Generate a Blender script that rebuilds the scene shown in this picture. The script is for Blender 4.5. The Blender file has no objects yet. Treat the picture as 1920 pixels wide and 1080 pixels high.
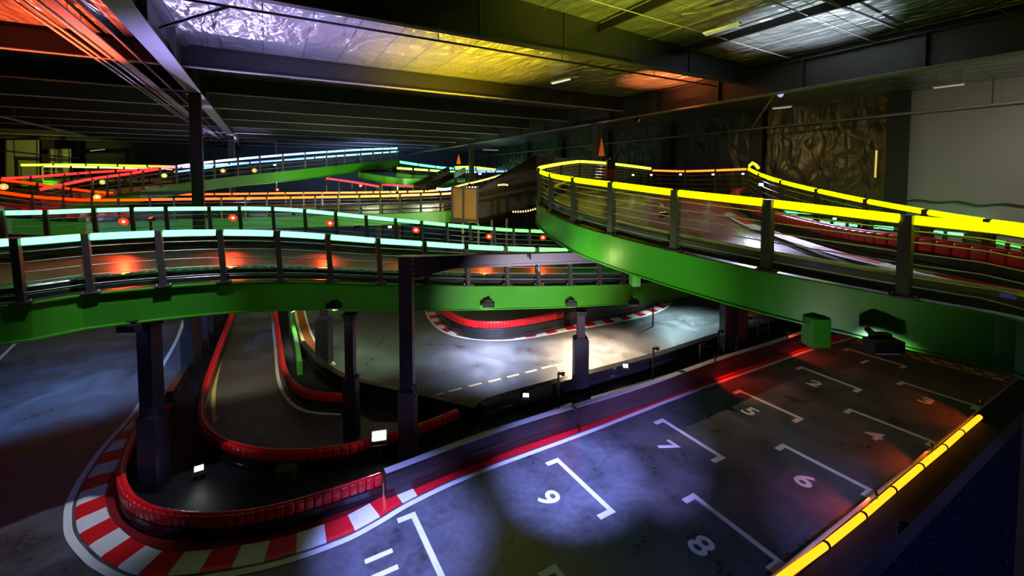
import bpy, bmesh, math, random
from mathutils import Vector, Matrix
random.seed(7)
D = bpy.data
sc = bpy.context.scene
COL = sc.collection
# ------------------------------------------------------------------ camera, world, exposure
H = 6.2                       # eye height over the track floor
F, CX, CY = 811.0, 960.0, 372.0
TH = math.radians(2.7)
cd = D.cameras.new('camera'); cam = D.objects.new('camera', cd); COL.objects.link(cam)
cam.location = (0, 0, H); cam.rotation_euler = (math.radians(90) - TH, 0, 0)
cd.sensor_width = 36; cd.sensor_fit = 'HORIZONTAL'; cd.lens = F / 1920 * 36
cd.shift_y = -(540 - CY) / 1920; cd.clip_start = .05; cd.clip_end = 300
sc.camera = cam
w = D.worlds.new('hall_dark'); sc.world = w; w.use_nodes = True
w.node_tree.nodes['Background'].inputs[0].default_value = (.02, .025, .04, 1)
w.node_tree.nodes['Background'].inputs[1].default_value = .2
sc.view_settings.view_transform = 'Standard'; sc.view_settings.look = 'None'
sc.view_settings.exposure = 0; sc.view_settings.gamma = 1; sc.view_settings.use_curve_mapping = False
cy = sc.cycles
cy.max_bounces = 5; cy.diffuse_bounces = 2; cy.glossy_bounces = 3; cy.sample_clamp_indirect = 4; cy.sample_clamp_direct = 0
cy.caustics_reflective = False; cy.caustics_refractive = False; cy.use_denoising = True

# ------------------------------------------------------------------ geometry helpers
def ray(px, py):
    x, z = (px - CX) / F, -(py - CY) / F
    return Vector((x, math.cos(TH) + z * math.sin(TH), -math.sin(TH) + z * math.cos(TH)))
def U(px, py, Y):
    d = ray(px, py); return Vector((0, 0, H)) + d * (Y / d.y)
def G(px, py, z=0.0):
    d = ray(px, py); return Vector((0, 0, H)) + d * ((z - H) / d.z)
def pxof(p):
    v = p - Vector((0, 0, H))
    return CX + F * v.x / (v.y * math.cos(TH) - v.z * math.sin(TH))
DA = Vector((.870, .4925, 0)); DB = Vector((-.4925, .870, 0))
def W(d, s, zr): return DA * d + DB * s + Vector((0, 0, H + zr))

def catmull(P, n=10):
    if len(P) < 3: return [P[0].lerp(P[1], i / n) for i in range(n + 1)]
    Q = [P[0] * 2 - P[1]] + list(P) + [P[-1] * 2 - P[-2]]; out = []
    for i in range(1, len(Q) - 2):
        a, b, c, d = Q[i-1:i+3]
        for k in range(n):
            t = k / n
            out.append(.5 * ((2*b) + (c-a)*t + (2*a-5*b+4*c-d)*t*t + (3*b-a-3*c+d)*t**3))
    out.append(P[-1].copy()); return out
def lens(P):
    L = [0]
    for a, b in zip(P, P[1:]): L.append(L[-1] + (b - a).length)
    return L
def at_len(P, L, l):
    l = max(0, min(L[-1], l))
    for i in range(1, len(L)):
        if l <= L[i]:
            t = (l - L[i-1]) / max(1e-9, L[i] - L[i-1]); return P[i-1].lerp(P[i], t)
    return P[-1].copy()
def resample(P, n):
    L = lens(P); return [at_len(P, L, L[-1] * i / (n - 1)) for i in range(n)]
def sub(P, l0, l1, step=.35):
    L = lens(P); n = max(2, int((l1 - l0) / step) + 1)
    return [at_len(P, L, l0 + (l1 - l0) * i / (n - 1)) for i in range(n)]
def len_at_px(P, px):
    L = lens(P); X = [pxof(p) for p in P]
    for i in range(1, len(P)):
        a, b = X[i-1], X[i]
        if (a - px) * (b - px) <= 0 and a != b: return L[i-1] + (L[i] - L[i-1]) * (px - a) / (b - a)
    return None
def up(P, z): return [p + Vector((0, 0, z)) for p in P]
def qcol(c): return tuple(round(v * 16) / 16 for v in c)
def flat(P, z): return [Vector((p.x, p.y, z)) for p in P]
def tangents(P):
    T = []
    for i in range(len(P)):
        t = P[min(i+1, len(P)-1)] - P[max(i-1, 0)]; T.append(t.normalized() if t.length > 1e-9 else Vector((1, 0, 0)))
    return T
def offset(P, d):
    return [p + Vector((-t.y, t.x, 0)).normalized() * d for p, t in zip(P, tangents(P))]

class MB:
    def __init__(s): s.v = []; s.f = []; s.m = []; s.sm = []
    def quad(s, *p, m=0):
        i = len(s.v); s.v += [tuple(q) for q in p]; s.f.append(tuple(range(i, i + len(p)))); s.m.append(m); s.sm.append(False)
    def box(s, c, size, rz=0, m=0, R=None):
        x, y, z = [q / 2 for q in size]; R = R or Matrix.Rotation(rz, 3, 'Z'); i = len(s.v)
        for a in (-1, 1):
            for b in (-1, 1):
                for e in (-1, 1): s.v.append(tuple(Vector(c) + R @ Vector((a*x, b*y, e*z))))
        for f in ((0,1,3,2),(4,6,7,5),(0,4,5,1),(2,3,7,6),(0,2,6,4),(1,5,7,3)):
            s.f.append(tuple(i + q for q in f)); s.m.append(m); s.sm.append(False)
    def bar(s, a, b, wd, hg, m=0):
        a, b = Vector(a), Vector(b); d = b - a; L = d.length; d.normalize()
        up_ = Vector((0, 0, 1)) if abs(d.z) < .95 else Vector((DA.x, DA.y, 0))
        sd = d.cross(up_).normalized(); u = sd.cross(d)
        R = Matrix((sd, d, u)).transposed(); s.box((a + b) / 2, (wd, L, hg), R=R, m=m)
    def sweep(s, P, prof, m=0, closed=True, smooth=False, cap=True, ms=None):
        """prof: (sideways, up) pairs; sideways positive = left of the path"""
        T = tangents(P); n = len(prof); i0 = len(s.v)
        for p, t in zip(P, T):
            sd = Vector((-t.y, t.x, 0)); sd = sd.normalized() if sd.length > 1e-6 else Vector((1, 0, 0))
            for a, b in prof: s.v.append(tuple(p + sd * a + Vector((0, 0, b))))
        for i in range(len(P) - 1):
            for k in range(n if closed else n - 1):
                k2 = (k + 1) % n
                s.f.append((i0+i*n+k, i0+(i+1)*n+k, i0+(i+1)*n+k2, i0+i*n+k2)); s.m.append(ms(i, k) if ms else m); s.sm.append(smooth)
        if closed and cap:
            s.f.append(tuple(i0 + k for k in range(n))); s.m.append(m); s.sm.append(False)
            e = i0 + (len(P)-1)*n; s.f.append(tuple(e + k for k in reversed(range(n)))); s.m.append(m); s.sm.append(False)
    def tube(s, P, r, n=8, m=0, cap=True):
        T = tangents(P); i0 = len(s.v)
        for p, t in zip(P, T):
            u = Vector((0, 0, 1)) if abs(t.z) < .95 else Vector((1, 0, 0))
            a = t.cross(u).normalized(); b = a.cross(t)
            for k in range(n):
                q = 2 * math.pi * k / n; s.v.append(tuple(p + a * (math.cos(q) * r) + b * (math.sin(q) * r)))
        for i in range(len(P) - 1):
            for k in range(n):
                k2 = (k+1) % n; s.f.append((i0+i*n+k, i0+i*n+k2, i0+(i+1)*n+k2, i0+(i+1)*n+k)); s.m.append(m); s.sm.append(True)
        if cap:
            s.f.append(tuple(i0 + k for k in reversed(range(n)))); s.m.append(m); s.sm.append(False)
            e = i0 + (len(P)-1)*n; s.f.append(tuple(e + k for k in range(n))); s.m.append(m); s.sm.append(False)
    def cone(s, a, b, r0, r1, n=14, m=0):
        s_ = MB(); a, b = Vector(a), Vector(b); t = (b-a).normalized(); u = Vector((0,0,1)) if abs(t.z) < .95 else Vector((1,0,0))
        x = t.cross(u).normalized(); y = x.cross(t); i0 = len(s.v)
        for p, r in ((a, r0), (b, r1)):
            for k in range(n):
                q = 2*math.pi*k/n; s.v.append(tuple(p + x*math.cos(q)*r + y*math.sin(q)*r))
        for k in range(n):
            k2 = (k+1) % n; s.f.append((i0+k, i0+k2, i0+n+k2, i0+n+k)); s.m.append(m); s.sm.append(True)
        s.f.append(tuple(i0+k for k in reversed(range(n)))); s.m.append(m); s.sm.append(False)
        s.f.append(tuple(i0+n+k for k in range(n))); s.m.append(m); s.sm.append(False)
    def mesh(s, name, mats):
        me = D.meshes.new(name); me.from_pydata(s.v, [], s.f)
        for q in (mats if isinstance(mats, (list, tuple)) else [mats]): me.materials.append(q)
        me.polygons.foreach_set('material_index', s.m); me.polygons.foreach_set('use_smooth', s.sm)
        bm = bmesh.new(); bm.from_mesh(me); bmesh.ops.recalc_face_normals(bm, faces=bm.faces); bm.to_mesh(me); bm.free()
        me.update(); return me
    def build(s, name, mats, parent=None, label=None):
        """vertices are in world space; the object's origin goes to the parent's place"""
        o = D.objects.new(name, s.mesh(name, mats)); COL.objects.link(o)
        if parent:
            o.parent = parent
            inv = world_of(parent).inverted(); o.data.transform(inv); WM[o.name] = world_of(parent)
        if label: o['label'] = label
        return o
WM = {}
def world_of(o): return WM.get(o.name, Matrix.Identity(4)) @ Matrix.Identity(4)
def thing(name, label, cat, loc, rz=0, group=None):
    o = D.objects.new(name, None); COL.objects.link(o); o.location = loc; o.rotation_euler = (0, 0, rz); o.empty_display_size = .2
    o['label'] = label; o['category'] = cat
    if group: o['group'] = group
    WM[o.name] = Matrix.Translation(Vector(loc)) @ Matrix.Rotation(rz, 4, 'Z'); return o
def tag(o, label, cat, group=None, kind=None):
    o['label'] = label; o['category'] = cat
    if group: o['group'] = group
    if kind: o['kind'] = kind
    return o
def struct(o): o['kind'] = 'structure'; return o

# ------------------------------------------------------------------ materials
MC = {}
def mat(name, col, rough=.5, metal=0, spec=.5, bump=0, bscale=20, var=0, vscale=3, coat=0, stretch=(1, 1, 1), detail=4):
    if name in MC: return MC[name]
    m = D.materials.new(name); m.use_nodes = True; nt = m.node_tree; b = nt.nodes['Principled BSDF']
    b.inputs['Base Color'].default_value = (*col, 1); b.inputs['Roughness'].default_value = rough; b.inputs['Metallic'].default_value = metal
    b.inputs['Specular IOR Level'].default_value = spec; b.inputs['Coat Weight'].default_value = coat
    tc = nt.nodes.new('ShaderNodeTexCoord'); mp = nt.nodes.new('ShaderNodeMapping'); nt.links.new(tc.outputs['Object'], mp.inputs[0])
    mp.inputs['Scale'].default_value = stretch
    n1 = nt.nodes.new('ShaderNodeTexNoise'); n1.inputs['Scale'].default_value = vscale; n1.inputs['Detail'].default_value = detail
    nt.links.new(mp.outputs[0], n1.inputs[0])
    v = max(var, .06); mx = nt.nodes.new('ShaderNodeMixRGB'); mx.inputs[1].default_value = (*[c * (1 - v) for c in col], 1)
    mx.inputs[2].default_value = (*[min(1, c * (1 + v)) for c in col], 1); nt.links.new(n1.outputs[0], mx.inputs[0]); nt.links.new(mx.outputs[0], b.inputs['Base Color'])
    if bump:
        n2 = nt.nodes.new('ShaderNodeTexNoise'); n2.inputs['Scale'].default_value = bscale; n2.inputs['Detail'].default_value = 3
        nt.links.new(mp.outputs[0], n2.inputs[0]); bp = nt.nodes.new('ShaderNodeBump'); bp.inputs['Strength'].default_value = bump; bp.inputs['Distance'].default_value = .05
        nt.links.new(n2.outputs[0], bp.inputs['Height']); nt.links.new(bp.outputs[0], b.inputs['Normal'])
    MC[name] = m; return m
def emis(col, s):
    k = 'glow_%02x%02x%02x_%d' % (*[int(min(1, c) * 31) * 8 for c in col], int(s * 10))
    if k in MC: return MC[k]
    m = D.materials.new(k); m.use_nodes = True; nt = m.node_tree; nt.nodes.clear()
    e = nt.nodes.new('ShaderNodeEmission'); e.inputs[0].default_value = (*col, 1); e.inputs[1].default_value = s
    o = nt.nodes.new('ShaderNodeOutputMaterial'); nt.links.new(e.outputs[0], o.inputs[0]); MC[k] = m; return m

def tube_glow(col, s):
    c = tuple(round(v * s * (1 + 2.2 * max(0, min(1, (v - .6) / .35)) ** 2), 3) for v in col); k = 'tube_%s' % (c,)
    if k not in MC: MC[k] = emis(c, 1.0) if False else _em(k, c)
    return MC[k]
def _em(k, c):
    m = D.materials.new('light_tube_glow'); m.use_nodes = True; nt = m.node_tree; nt.nodes.clear()
    e = nt.nodes.new('ShaderNodeEmission'); e.inputs[0].default_value = (*c, 1); e.inputs[1].default_value = 1
    o = nt.nodes.new('ShaderNodeOutputMaterial'); nt.links.new(e.outputs[0], o.inputs[0]); return m
def asphalt_mat(name, col, lo=.25, hi=.55, streak=(1, 1, 1), rz=0, bump=.15, ct=(.4, 1.9)):
    m = D.materials.new(name); m.use_nodes = True; nt = m.node_tree; b = nt.nodes['Principled BSDF']; N = nt.nodes.new; K = nt.links.new
    tc = N('ShaderNodeTexCoord'); mp = N('ShaderNodeMapping'); K(tc.outputs['Object'], mp.inputs[0]); mp.inputs['Rotation'].default_value = (0, 0, rz)
    mp2 = N('ShaderNodeMapping'); K(mp.outputs[0], mp2.inputs[0]); mp2.inputs['Scale'].default_value = streak
    n = N('ShaderNodeTexNoise'); n.inputs['Scale'].default_value = .9; n.inputs['Detail'].default_value = 6; n.inputs['Roughness'].default_value = .65; n.inputs['Distortion'].default_value = .6; K(mp2.outputs[0], n.inputs[0])
    n2 = N('ShaderNodeTexNoise'); n2.inputs['Scale'].default_value = 9; n2.inputs['Detail'].default_value = 5; K(mp2.outputs[0], n2.inputs[0])
    ad = N('ShaderNodeMath'); ad.operation = 'MULTIPLY_ADD'; ad.inputs[1].default_value = .4; K(n2.outputs[0], ad.inputs[0]); K(n.outputs[0], ad.inputs[2])
    r = N('ShaderNodeMapRange'); r.inputs[1].default_value = .5; r.inputs[2].default_value = .9; r.inputs[3].default_value = lo; r.inputs[4].default_value = hi; K(ad.outputs[0], r.inputs[0]); K(r.outputs[0], b.inputs['Roughness'])
    cr = N('ShaderNodeValToRGB'); cr.color_ramp.elements[0].position = .45; cr.color_ramp.elements[0].color = (*[c * ct[0] for c in col], 1); cr.color_ramp.elements[1].position = .95; cr.color_ramp.elements[1].color = (*[c * ct[1] for c in col], 1)
    K(ad.outputs[0], cr.inputs[0]); K(cr.outputs[0], b.inputs['Base Color'])
    # worn joints between poured strips
    br = N('ShaderNodeTexBrick'); br.inputs['Scale'].default_value = .25; br.inputs['Mortar Size'].default_value = .004; br.inputs['Color1'].default_value = (1, 1, 1, 1); br.inputs['Color2'].default_value = (1, 1, 1, 1); br.inputs['Mortar'].default_value = (0, 0, 0, 1); K(mp.outputs[0], br.inputs[0])
    n3 = N('ShaderNodeTexNoise'); n3.inputs['Scale'].default_value = 45; n3.inputs['Detail'].default_value = 3; K(mp2.outputs[0], n3.inputs[0])
    mxx = N('ShaderNodeMath'); mxx.operation = 'MULTIPLY_ADD'; mxx.inputs[1].default_value = 1.0; K(br.outputs[0], mxx.inputs[0]); K(n3.outputs[0], mxx.inputs[2])
    bp = N('ShaderNodeBump'); bp.inputs['Strength'].default_value = bump; bp.inputs['Distance'].default_value = .02; K(mxx.outputs[0], bp.inputs['Height']); K(bp.outputs[0], b.inputs['Normal'])
    MC[name] = m; return m

def foil_mat(name, col, rough, bump, rz=0, streak=(1, 3, 1), grid=True, metal=.9):
    m = D.materials.new(name); m.use_nodes = True; nt = m.node_tree; b = nt.nodes['Principled BSDF']; N = nt.nodes.new; K = nt.links.new
    b.inputs['Metallic'].default_value = metal; b.inputs['Roughness'].default_value = rough
    tc = N('ShaderNodeTexCoord'); mp = N('ShaderNodeMapping'); K(tc.outputs['Object'], mp.inputs[0])
    n = N('ShaderNodeTexNoise'); n.inputs['Scale'].default_value = 1.2; n.inputs['Detail'].default_value = 3; n.inputs['Distortion'].default_value = 1.2
    mps = N('ShaderNodeMapping'); mps.inputs['Scale'].default_value = streak; K(mp.outputs[0], mps.inputs[0]); K(mps.outputs[0], n.inputs[0])
    v = N('ShaderNodeTexVoronoi'); v.feature = 'DISTANCE_TO_EDGE'; v.inputs['Scale'].default_value = 1.6; K(mps.outputs[0], v.inputs[0])
    a = N('ShaderNodeMath'); a.operation = 'MULTIPLY_ADD'; a.inputs[1].default_value = .5; K(v.outputs[0], a.inputs[0]); K(n.outputs[0], a.inputs[2])
    bp = N('ShaderNodeBump'); bp.inputs['Strength'].default_value = bump; bp.inputs['Distance'].default_value = .25; K(a.outputs[0], bp.inputs['Height']); K(bp.outputs[0], b.inputs['Normal'])
    if grid:
        br = N('ShaderNodeTexBrick'); br.offset = 0; br.inputs['Scale'].default_value = 1.0; br.inputs['Mortar Size'].default_value = .012; br.inputs['Brick Width'].default_value = 1.1; br.inputs['Row Height'].default_value = 1.3
        br.inputs['Color1'].default_value = (*col, 1); br.inputs['Color2'].default_value = (*[c * .75 for c in col], 1); br.inputs['Mortar'].default_value = (*[c * .25 for c in col], 1)
        K(mp.outputs[0], br.inputs[0]); K(br.outputs[0], b.inputs['Base Color'])
    else:
        cr = N('ShaderNodeValToRGB'); cr.color_ramp.elements[0].color = (*[c * .5 for c in col], 1); cr.color_ramp.elements[1].color = (*col, 1); K(n.outputs[0], cr.inputs[0]); K(cr.outputs[0], b.inputs['Base Color'])
    MC[name] = m; return m

GREEN = mat('green_fascia_paint', (.045, .30, .016), .38, 0, .5, .03, 4, .12, 1.2)
STEEL = mat('dark_purple_steel', (.036, .024, .038), .45, .3, .5, .05, 8, .15)
ROOFST = mat('grey_primer_steel', (.05, .047, .042), .5, .2, .5, .05, 6, .15)
DKST = mat('black_roof_steel', (.014, .013, .013), .55, .1, .4)
FLANGE = mat('pale_roof_metal', (.36, .33, .34), .5, .2, .5, .03, 6, .15)  # pale tone paints light onto lower flanges; pipes and wires share it
POST = mat('rail_post_steel', (.06, .055, .05), .45, .3, .5, .02, 8)
CABLE = mat('bare_cable_steel', (.5, .5, .45), .45, .6)
BLACK = mat('black_rubber', (.012, .012, .013), .45, 0, .5, .05, 9)
BLACKG = mat('black_bumper_plastic', (.022, .022, .024), .22, 0, .6, .02, 5)
PAD = mat('black_column_padding', (.018, .018, .026), .4, 0, .5, .04, 5)
RED = mat('red_barrier_plastic', (.85, .012, .018), .3, 0, .6, .03, 7, .1, coat=.3)
WHITE = mat('white_track_paint', (.75, .75, .70), .5, 0, .4, .04, 30, .12, 5)
REDP = mat('red_kerb_paint', (.72, .008, .016), .42, 0, .5, .03, 30, .15, 5)
YEL = mat('yellow_track_paint', (.78, .70, .28), .5, 0, .4, .04, 30, .12, 5)
HOUS = mat('black_lamp_housing', (.008, .008, .009), .6, 0, .3)
FLOOR = asphalt_mat('worn_dark_floor', (.075, .077, .082), .25, .6, rz=-math.atan2(DA.y, DA.x))
DECKM = asphalt_mat('elevated_deck_asphalt', (.11, .105, .10), .3, .45, (1, 1, 1), bump=.03, ct=(.8, 1.3))
CEIL = foil_mat('silver_insulation_foil', (.72, .71, .69), .32, 1.0, streak=(1.3, .55, 1))
WALLF = foil_mat('dark_foil_wall_wrap', (.16, .15, .11), .36, .9, streak=(.9, .9, .5), grid=False, metal=.8)
WWALL = mat('pale_wall_board', (.42, .41, .40), .7, 0, .3, .05, 2, .1, .6)
DARKW = mat('dark_wall_sheet', (.035, .037, .04), .6, 0, .4, .05, 3, .2)
PLY = mat('brown_panel_board', (.26, .12, .045), .5, 0, .4, .05, 4, .2)
PIPE = mat('painted_pipe', (.22, .19, .17), .45, .3)
TUBEOFF = mat('frosted_tube_plastic', (.7, .7, .65), .4)

# ------------------------------------------------------------------ lamps
def lamp(loc, aim, col, power, angle=70, blend=.6, size=.08, parent=None, name='lamp_light'):
    ld = D.lights.new(name, 'SPOT'); ld.energy = power; ld.color = col; ld.spot_size = math.radians(angle); ld.spot_blend = blend; ld.shadow_soft_size = size
    o = D.objects.new(name, ld); COL.objects.link(o)
    d = (Vector(aim) - Vector(loc)).normalized()
    M = Matrix.Translation(Vector(loc)) @ d.to_track_quat('-Z', 'Y').to_matrix().to_4x4()
    if parent: o.parent = parent; M = world_of(parent).inverted() @ M
    o.matrix_local = M; return o
def floodlight(loc, aim, col, power, label, angle=80, s=.16, group=None, glow=30, blend=.6, stand=0):
    """a box lamp with a glowing front, a yoke, and the light it throws"""
    loc = Vector(loc); d = (Vector(aim) - loc).normalized(); sd = d.cross(Vector((0, 0, 1)))
    sd = sd.normalized() if sd.length > 1e-3 else Vector((1, 0, 0)); u = sd.cross(d)
    t = thing('floodlight', label, 'floodlight', loc, group=group); R = Matrix((sd, d, u)).transposed()
    b = MB(); b.box(loc - d * s * .35, (s * 1.5, s * .6, s), R=R)
    for k in range(5): b.box(loc - d * s * .75 + sd * (k - 2) * s * .3, (s * .06, s * .3, s * .9), R=R)
    b.build('housing', HOUS, t)
    b = MB(); b.box(loc + d * s * .02, (s * 1.25, s * .08, s * .78), R=R); b.build('lens', emis(col, glow), t)
    if max(col) > 2 * min(col) and glow > 3:
        b = MB(); b.cone(loc + d * s * .05, loc + d * s * .12, s * .75, s * .95, 18); b.build('halo_disc', emis(col, 1.0), t)  # glowing disc stands in for the coloured halo around the lamp
        b = MB(); b.cone(loc + d * s * .13, loc + d * s * .16, s * .3, s * .28, 12); b.build('bright_core', emis((1, .85, .7), 6), t)
    b = MB()
    for q in (-1, 1): b.bar(loc + sd * q * s * .8 - d * s * .3, loc + sd * q * s * .8 - d * s * .3 - u * s * .9, .02, .03)
    b.bar(loc + sd * -.8 * s - d * s * .3 - u * s * .9, loc + sd * .8 * s - d * s * .3 - u * s * .9, .03, .02)
    if stand: b.bar(loc - d * s * .3 - u * s * .9, (loc - d * s * .3 - u * s * .9) - Vector((0, 0, stand)), .03, .03)
    b.build('bracket', POST, t)
    if power: lamp(loc + d * s * .15, aim, col, power, angle, blend, s * .4, t)
    return t

# ------------------------------------------------------------------ railings and decks
def LED(pts): return catmull([U(*p) for p in pts])
def rail(label, P, posts, color, strength, r=.055, h=1.0, cables=5, pw=.085, lean=(0, 0), group=None, cable_r=.008, ends=True, ps=None, drop=0.0):
    """light-tube handrail on steel posts; P runs along the tube. posts: list of image columns, or a spacing in metres"""
    L = lens(P)
    if isinstance(posts, (int, float)):
        n = max(1, round(L[-1] / posts)); S = [L[-1] * i / n for i in range(n + 1)]
    else: S = sorted(x for x in (len_at_px(P, q) for q in posts) if x is not None)
    t = thing('light_tube_railing', label, 'railing', at_len(P, L, L[-1] / 2) - Vector((0, 0, h)), group=group)
    T = lambda s: (at_len(P, L, s + .05) - at_len(P, L, s - .05)).normalized()
    ln = Vector((lean[0], lean[1], 0))
    for s in S:
        p = at_len(P, L, s); tt = T(s); a = math.atan2(tt.y, tt.x); w_ = pw
        b = MB(); b.bar(p - Vector((0, 0, h)) - ln, p + Vector((0, 0, r * .9)), w_, w_ * .8)
        foot = p - Vector((0, 0, h)) - ln
        b.box(foot + Vector((0, 0, .012)), (w_ * 2.1, w_ * 1.6, .024), rz=a)
        if w_ > .07 and p.y < 16:
            for q in (-1, 1): b.cone(foot + tt * q * w_ * .8 + Vector((0, 0, .0)), foot + tt * q * w_ * .8 + Vector((0, 0, .05)), .014, .012, 6, m=1)
        b.build('rail_post', [POST, CABLE], t)
    ED = ([0] if S[0] > .3 and ends else []) + S + ([L[-1]] if L[-1] - S[-1] > .3 and ends else [])
    for a, b_ in zip(ED, ED[1:]):
        g = pw * .55
        if b_ - a < 2.5 * g: continue
        Q = sub(P, a + g, b_ - g, .3); m_ = Q[len(Q) // 2]
        if h > 0 and len(ED) > 2: pass
        b = MB(); b.tube(Q, r, 10); b.build('light_tube', tube_glow(qcol(color(pxof(m_))), min(1.1, strength)), t)
        b = MB(); b.tube(up(Q, -r - .012), .014, 5); b.build('tube_channel', POST, t)
    if cables:
        for k in range(cables):
            z = -(h * .93) * (k + 1) / (cables + .6)
            Q = [p + Vector((0, 0, z)) - ln * (-z / h) for p in sub(P, 0, L[-1], .6)]
            b = MB(); b.tube(Q, cable_r, 4); b.build('rail_cable', CABLE, t)
    return t
def deck(label, near, far, fas=.63, h=1.0, both=True, group=None, N=60, flip=1, surf=None):
    """elevated track: asphalt slab between two rail lines, steel side plates; near runs left to right"""
    A = up(resample(near, N), -h); B = up(resample(far, N), -h)
    t = thing('elevated_track', label, 'elevated kart track', A[N // 2], group=group)
    b = MB()
    for i in range(N - 1):
        for k in range(6):
            p = [A[i].lerp(B[i], k/6), A[i+1].lerp(B[i+1], k/6), A[i+1].lerp(B[i+1], (k+1)/6), A[i].lerp(B[i], (k+1)/6)]
            b.quad(*[q - Vector((0, 0, .05)) for q in p])
            b.quad(*[q - Vector((0, 0, .13)) for q in p], m=1)
    b.build('deck_surface', [surf or DECKM, BLACK], t)
    for P, sg, nm in ((A, -1, 1), (B, 1, 0)):
        if not nm and not both: continue
        b = MB(); s = sg * flip
        b.sweep(P, [(0, 0), (s * .10, 0), (s * .10, -.025), (s * .055, -.03), (s * .055, -fas + .03), (s * .10, -fas + .025), (s * .10, -fas), (0, -fas)])
        b.build('side_plate', GREEN, t)
    return t
def barrier(label, path, h=.45, wd=.28, red=.2, red_range=None, block=.3, ribs=True, group=None, top=None, base=None, cat='barrier', name='track_barrier', z0=0):
    P = path; L = lens(P); t = thing(name, label, cat, at_len(P, L, L[-1] / 2), group=group)
    b = MB(); hh = h - (red if red_range and red_range == 'all' else 0)
    b.sweep(sub(P, 0, L[-1], .3), [(-wd/2, z0), (wd/2, z0), (wd/2, hh * .35), (wd * .42, hh * .42), (wd/2, hh * .5), (wd/2, hh * .9), (wd * .4, hh), (-wd * .4, hh), (-wd/2, hh * .9), (-wd/2, hh * .5), (-wd * .42, hh * .42), (-wd/2, hh * .35)])
    b.build('barrier_base', base or BLACKG, t)
    if red_range:
        l0, l1 = (0, L[-1]) if red_range == 'all' else red_range
        n = max(1, int((l1 - l0) / block)); st = (l1 - l0) / n
        # one rounded block, then copies along the run
        w2, l2, z1, z2 = wd * .56, st * .49, h - red, h + .015; c = min(.035, st * .16)
        bm = bmesh.new(); bmesh.ops.create_cube(bm, size=1)
        for v in bm.verts: v.co = Vector((v.co.x * 2 * l2, v.co.y * 2 * w2, z1 + (v.co.z + .5) * (z2 - z1)))
        bmesh.ops.bevel(bm, geom=bm.edges[:], offset=c, segments=2, profile=.5, affect='EDGES')
        me = D.meshes.new('barrier_block'); bm.to_mesh(me); bm.free(); me.materials.append(RED)
        for p in me.polygons: p.use_smooth = True
        base_m = world_of(t).inverted()
        for i in range(n):
            s = l0 + (i + .5) * st; p = at_len(P, L, s); a = at_len(P, L, s + st * .5) - at_len(P, L, s - st * .5)
            o = D.objects.new('barrier_block', me); COL.objects.link(o); o.parent = t
            o.location = base_m @ p; o.rotation_euler = (0, -math.atan2(a.z, math.hypot(a.x, a.y)), math.atan2(a.y, a.x))
        b = MB(); b.tube(up(sub(P, l0, l1, .3), h + .01), .03, 6); b.build('top_strip', RED, t)
    return t
def column(label, x, y, top, wd=.2, pad=1.5, pw=.34, group=None, cap=True, mt=None, z0=0):
    t = thing('steel_column', label, 'column', (x, y, z0), group=group); rz = math.atan2(DA.y, DA.x)
    b = MB(); e = wd / 2
    for q in (-1, 1): b.box((x, y, top/2), (wd, .02, top), rz=rz); 
    b.v = []; b.f = []; b.m = []; b.sm = []
    b.box((x, y, (top+z0)/2), (wd, wd, top - z0)); b.build('shaft', mt or STEEL, t)
    if pad:
        b = MB(); b.box((x, y, pad/2), (pw, pw, pad)); b.box((x, y, pad + .02), (pw * .86, pw * .86, .04)); b.build('padding', PAD, t)
    if cap:
        b = MB(); b.box((x, y, top - .02), (wd * 1.5, wd * 1.5, .04)); b.box((x, y, top - .08), (wd * 1.15, wd * 1.15, .1)); b.build('cap_bracket', HOUS, t)
    return t
def ip(tab, x):
    if x <= tab[0][0]: return tab[0][1]
    for (a, ca), (b, cb) in zip(tab, tab[1:]):
        if x <= b: t = (x - a) / (b - a); return tuple(ca[i] + (cb[i] - ca[i]) * t for i in range(3)) if isinstance(ca, tuple) else ca + (cb - ca) * t
    return tab[-1][1]

# ================================================================== THE HALL
S0, S1, DL, DR = -8, 56, -45, 23.4
def plane_obj(name, pts, m, div=1):
    b = MB(); b.quad(*pts); o = b.build(name, m); return struct(o)
o = plane_obj('floor', [W(DL, S0, -H), W(DR, S0, -H), W(DR, S1, -H), W(DL, S1, -H)], FLOOR)
# ceiling sheets lie in the hall's own axes so their seams run with the building
def hall_sheet(name, d0, d1, s0, s1, z0, z1, m, kind=True, th=.05):
    b = MB(); b.v = [(d0, s0, z0), (d1, s0, z1), (d1, s1, z1), (d0, s1, z0), (d0, s0, z0 + th), (d1, s0, z1 + th), (d1, s1, z1 + th), (d0, s1, z0 + th)]
    b.f = [(0,1,2,3), (4,7,6,5), (0,4,5,1), (1,5,6,2), (2,6,7,3), (3,7,4,0)]; b.m = [0]*6; b.sm = [False]*6
    o = D.objects.new(name, b.mesh(name, m)); COL.objects.link(o); o.location = (0, 0, H); o.rotation_euler = (0, 0, math.atan2(DA.y, DA.x)); return struct(o)
hall_sheet('ceiling', DL, 16.1, 10, S1, 4.0, 4.0, CEIL)
hall_sheet('ceiling', DL, 16.1, S0, 10, 4.9 + 45 * .044, 4.2, CEIL)
hall_sheet('ceiling', 15.9, DR, S0, S1, 4.2, 3.6, CEIL)
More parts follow.
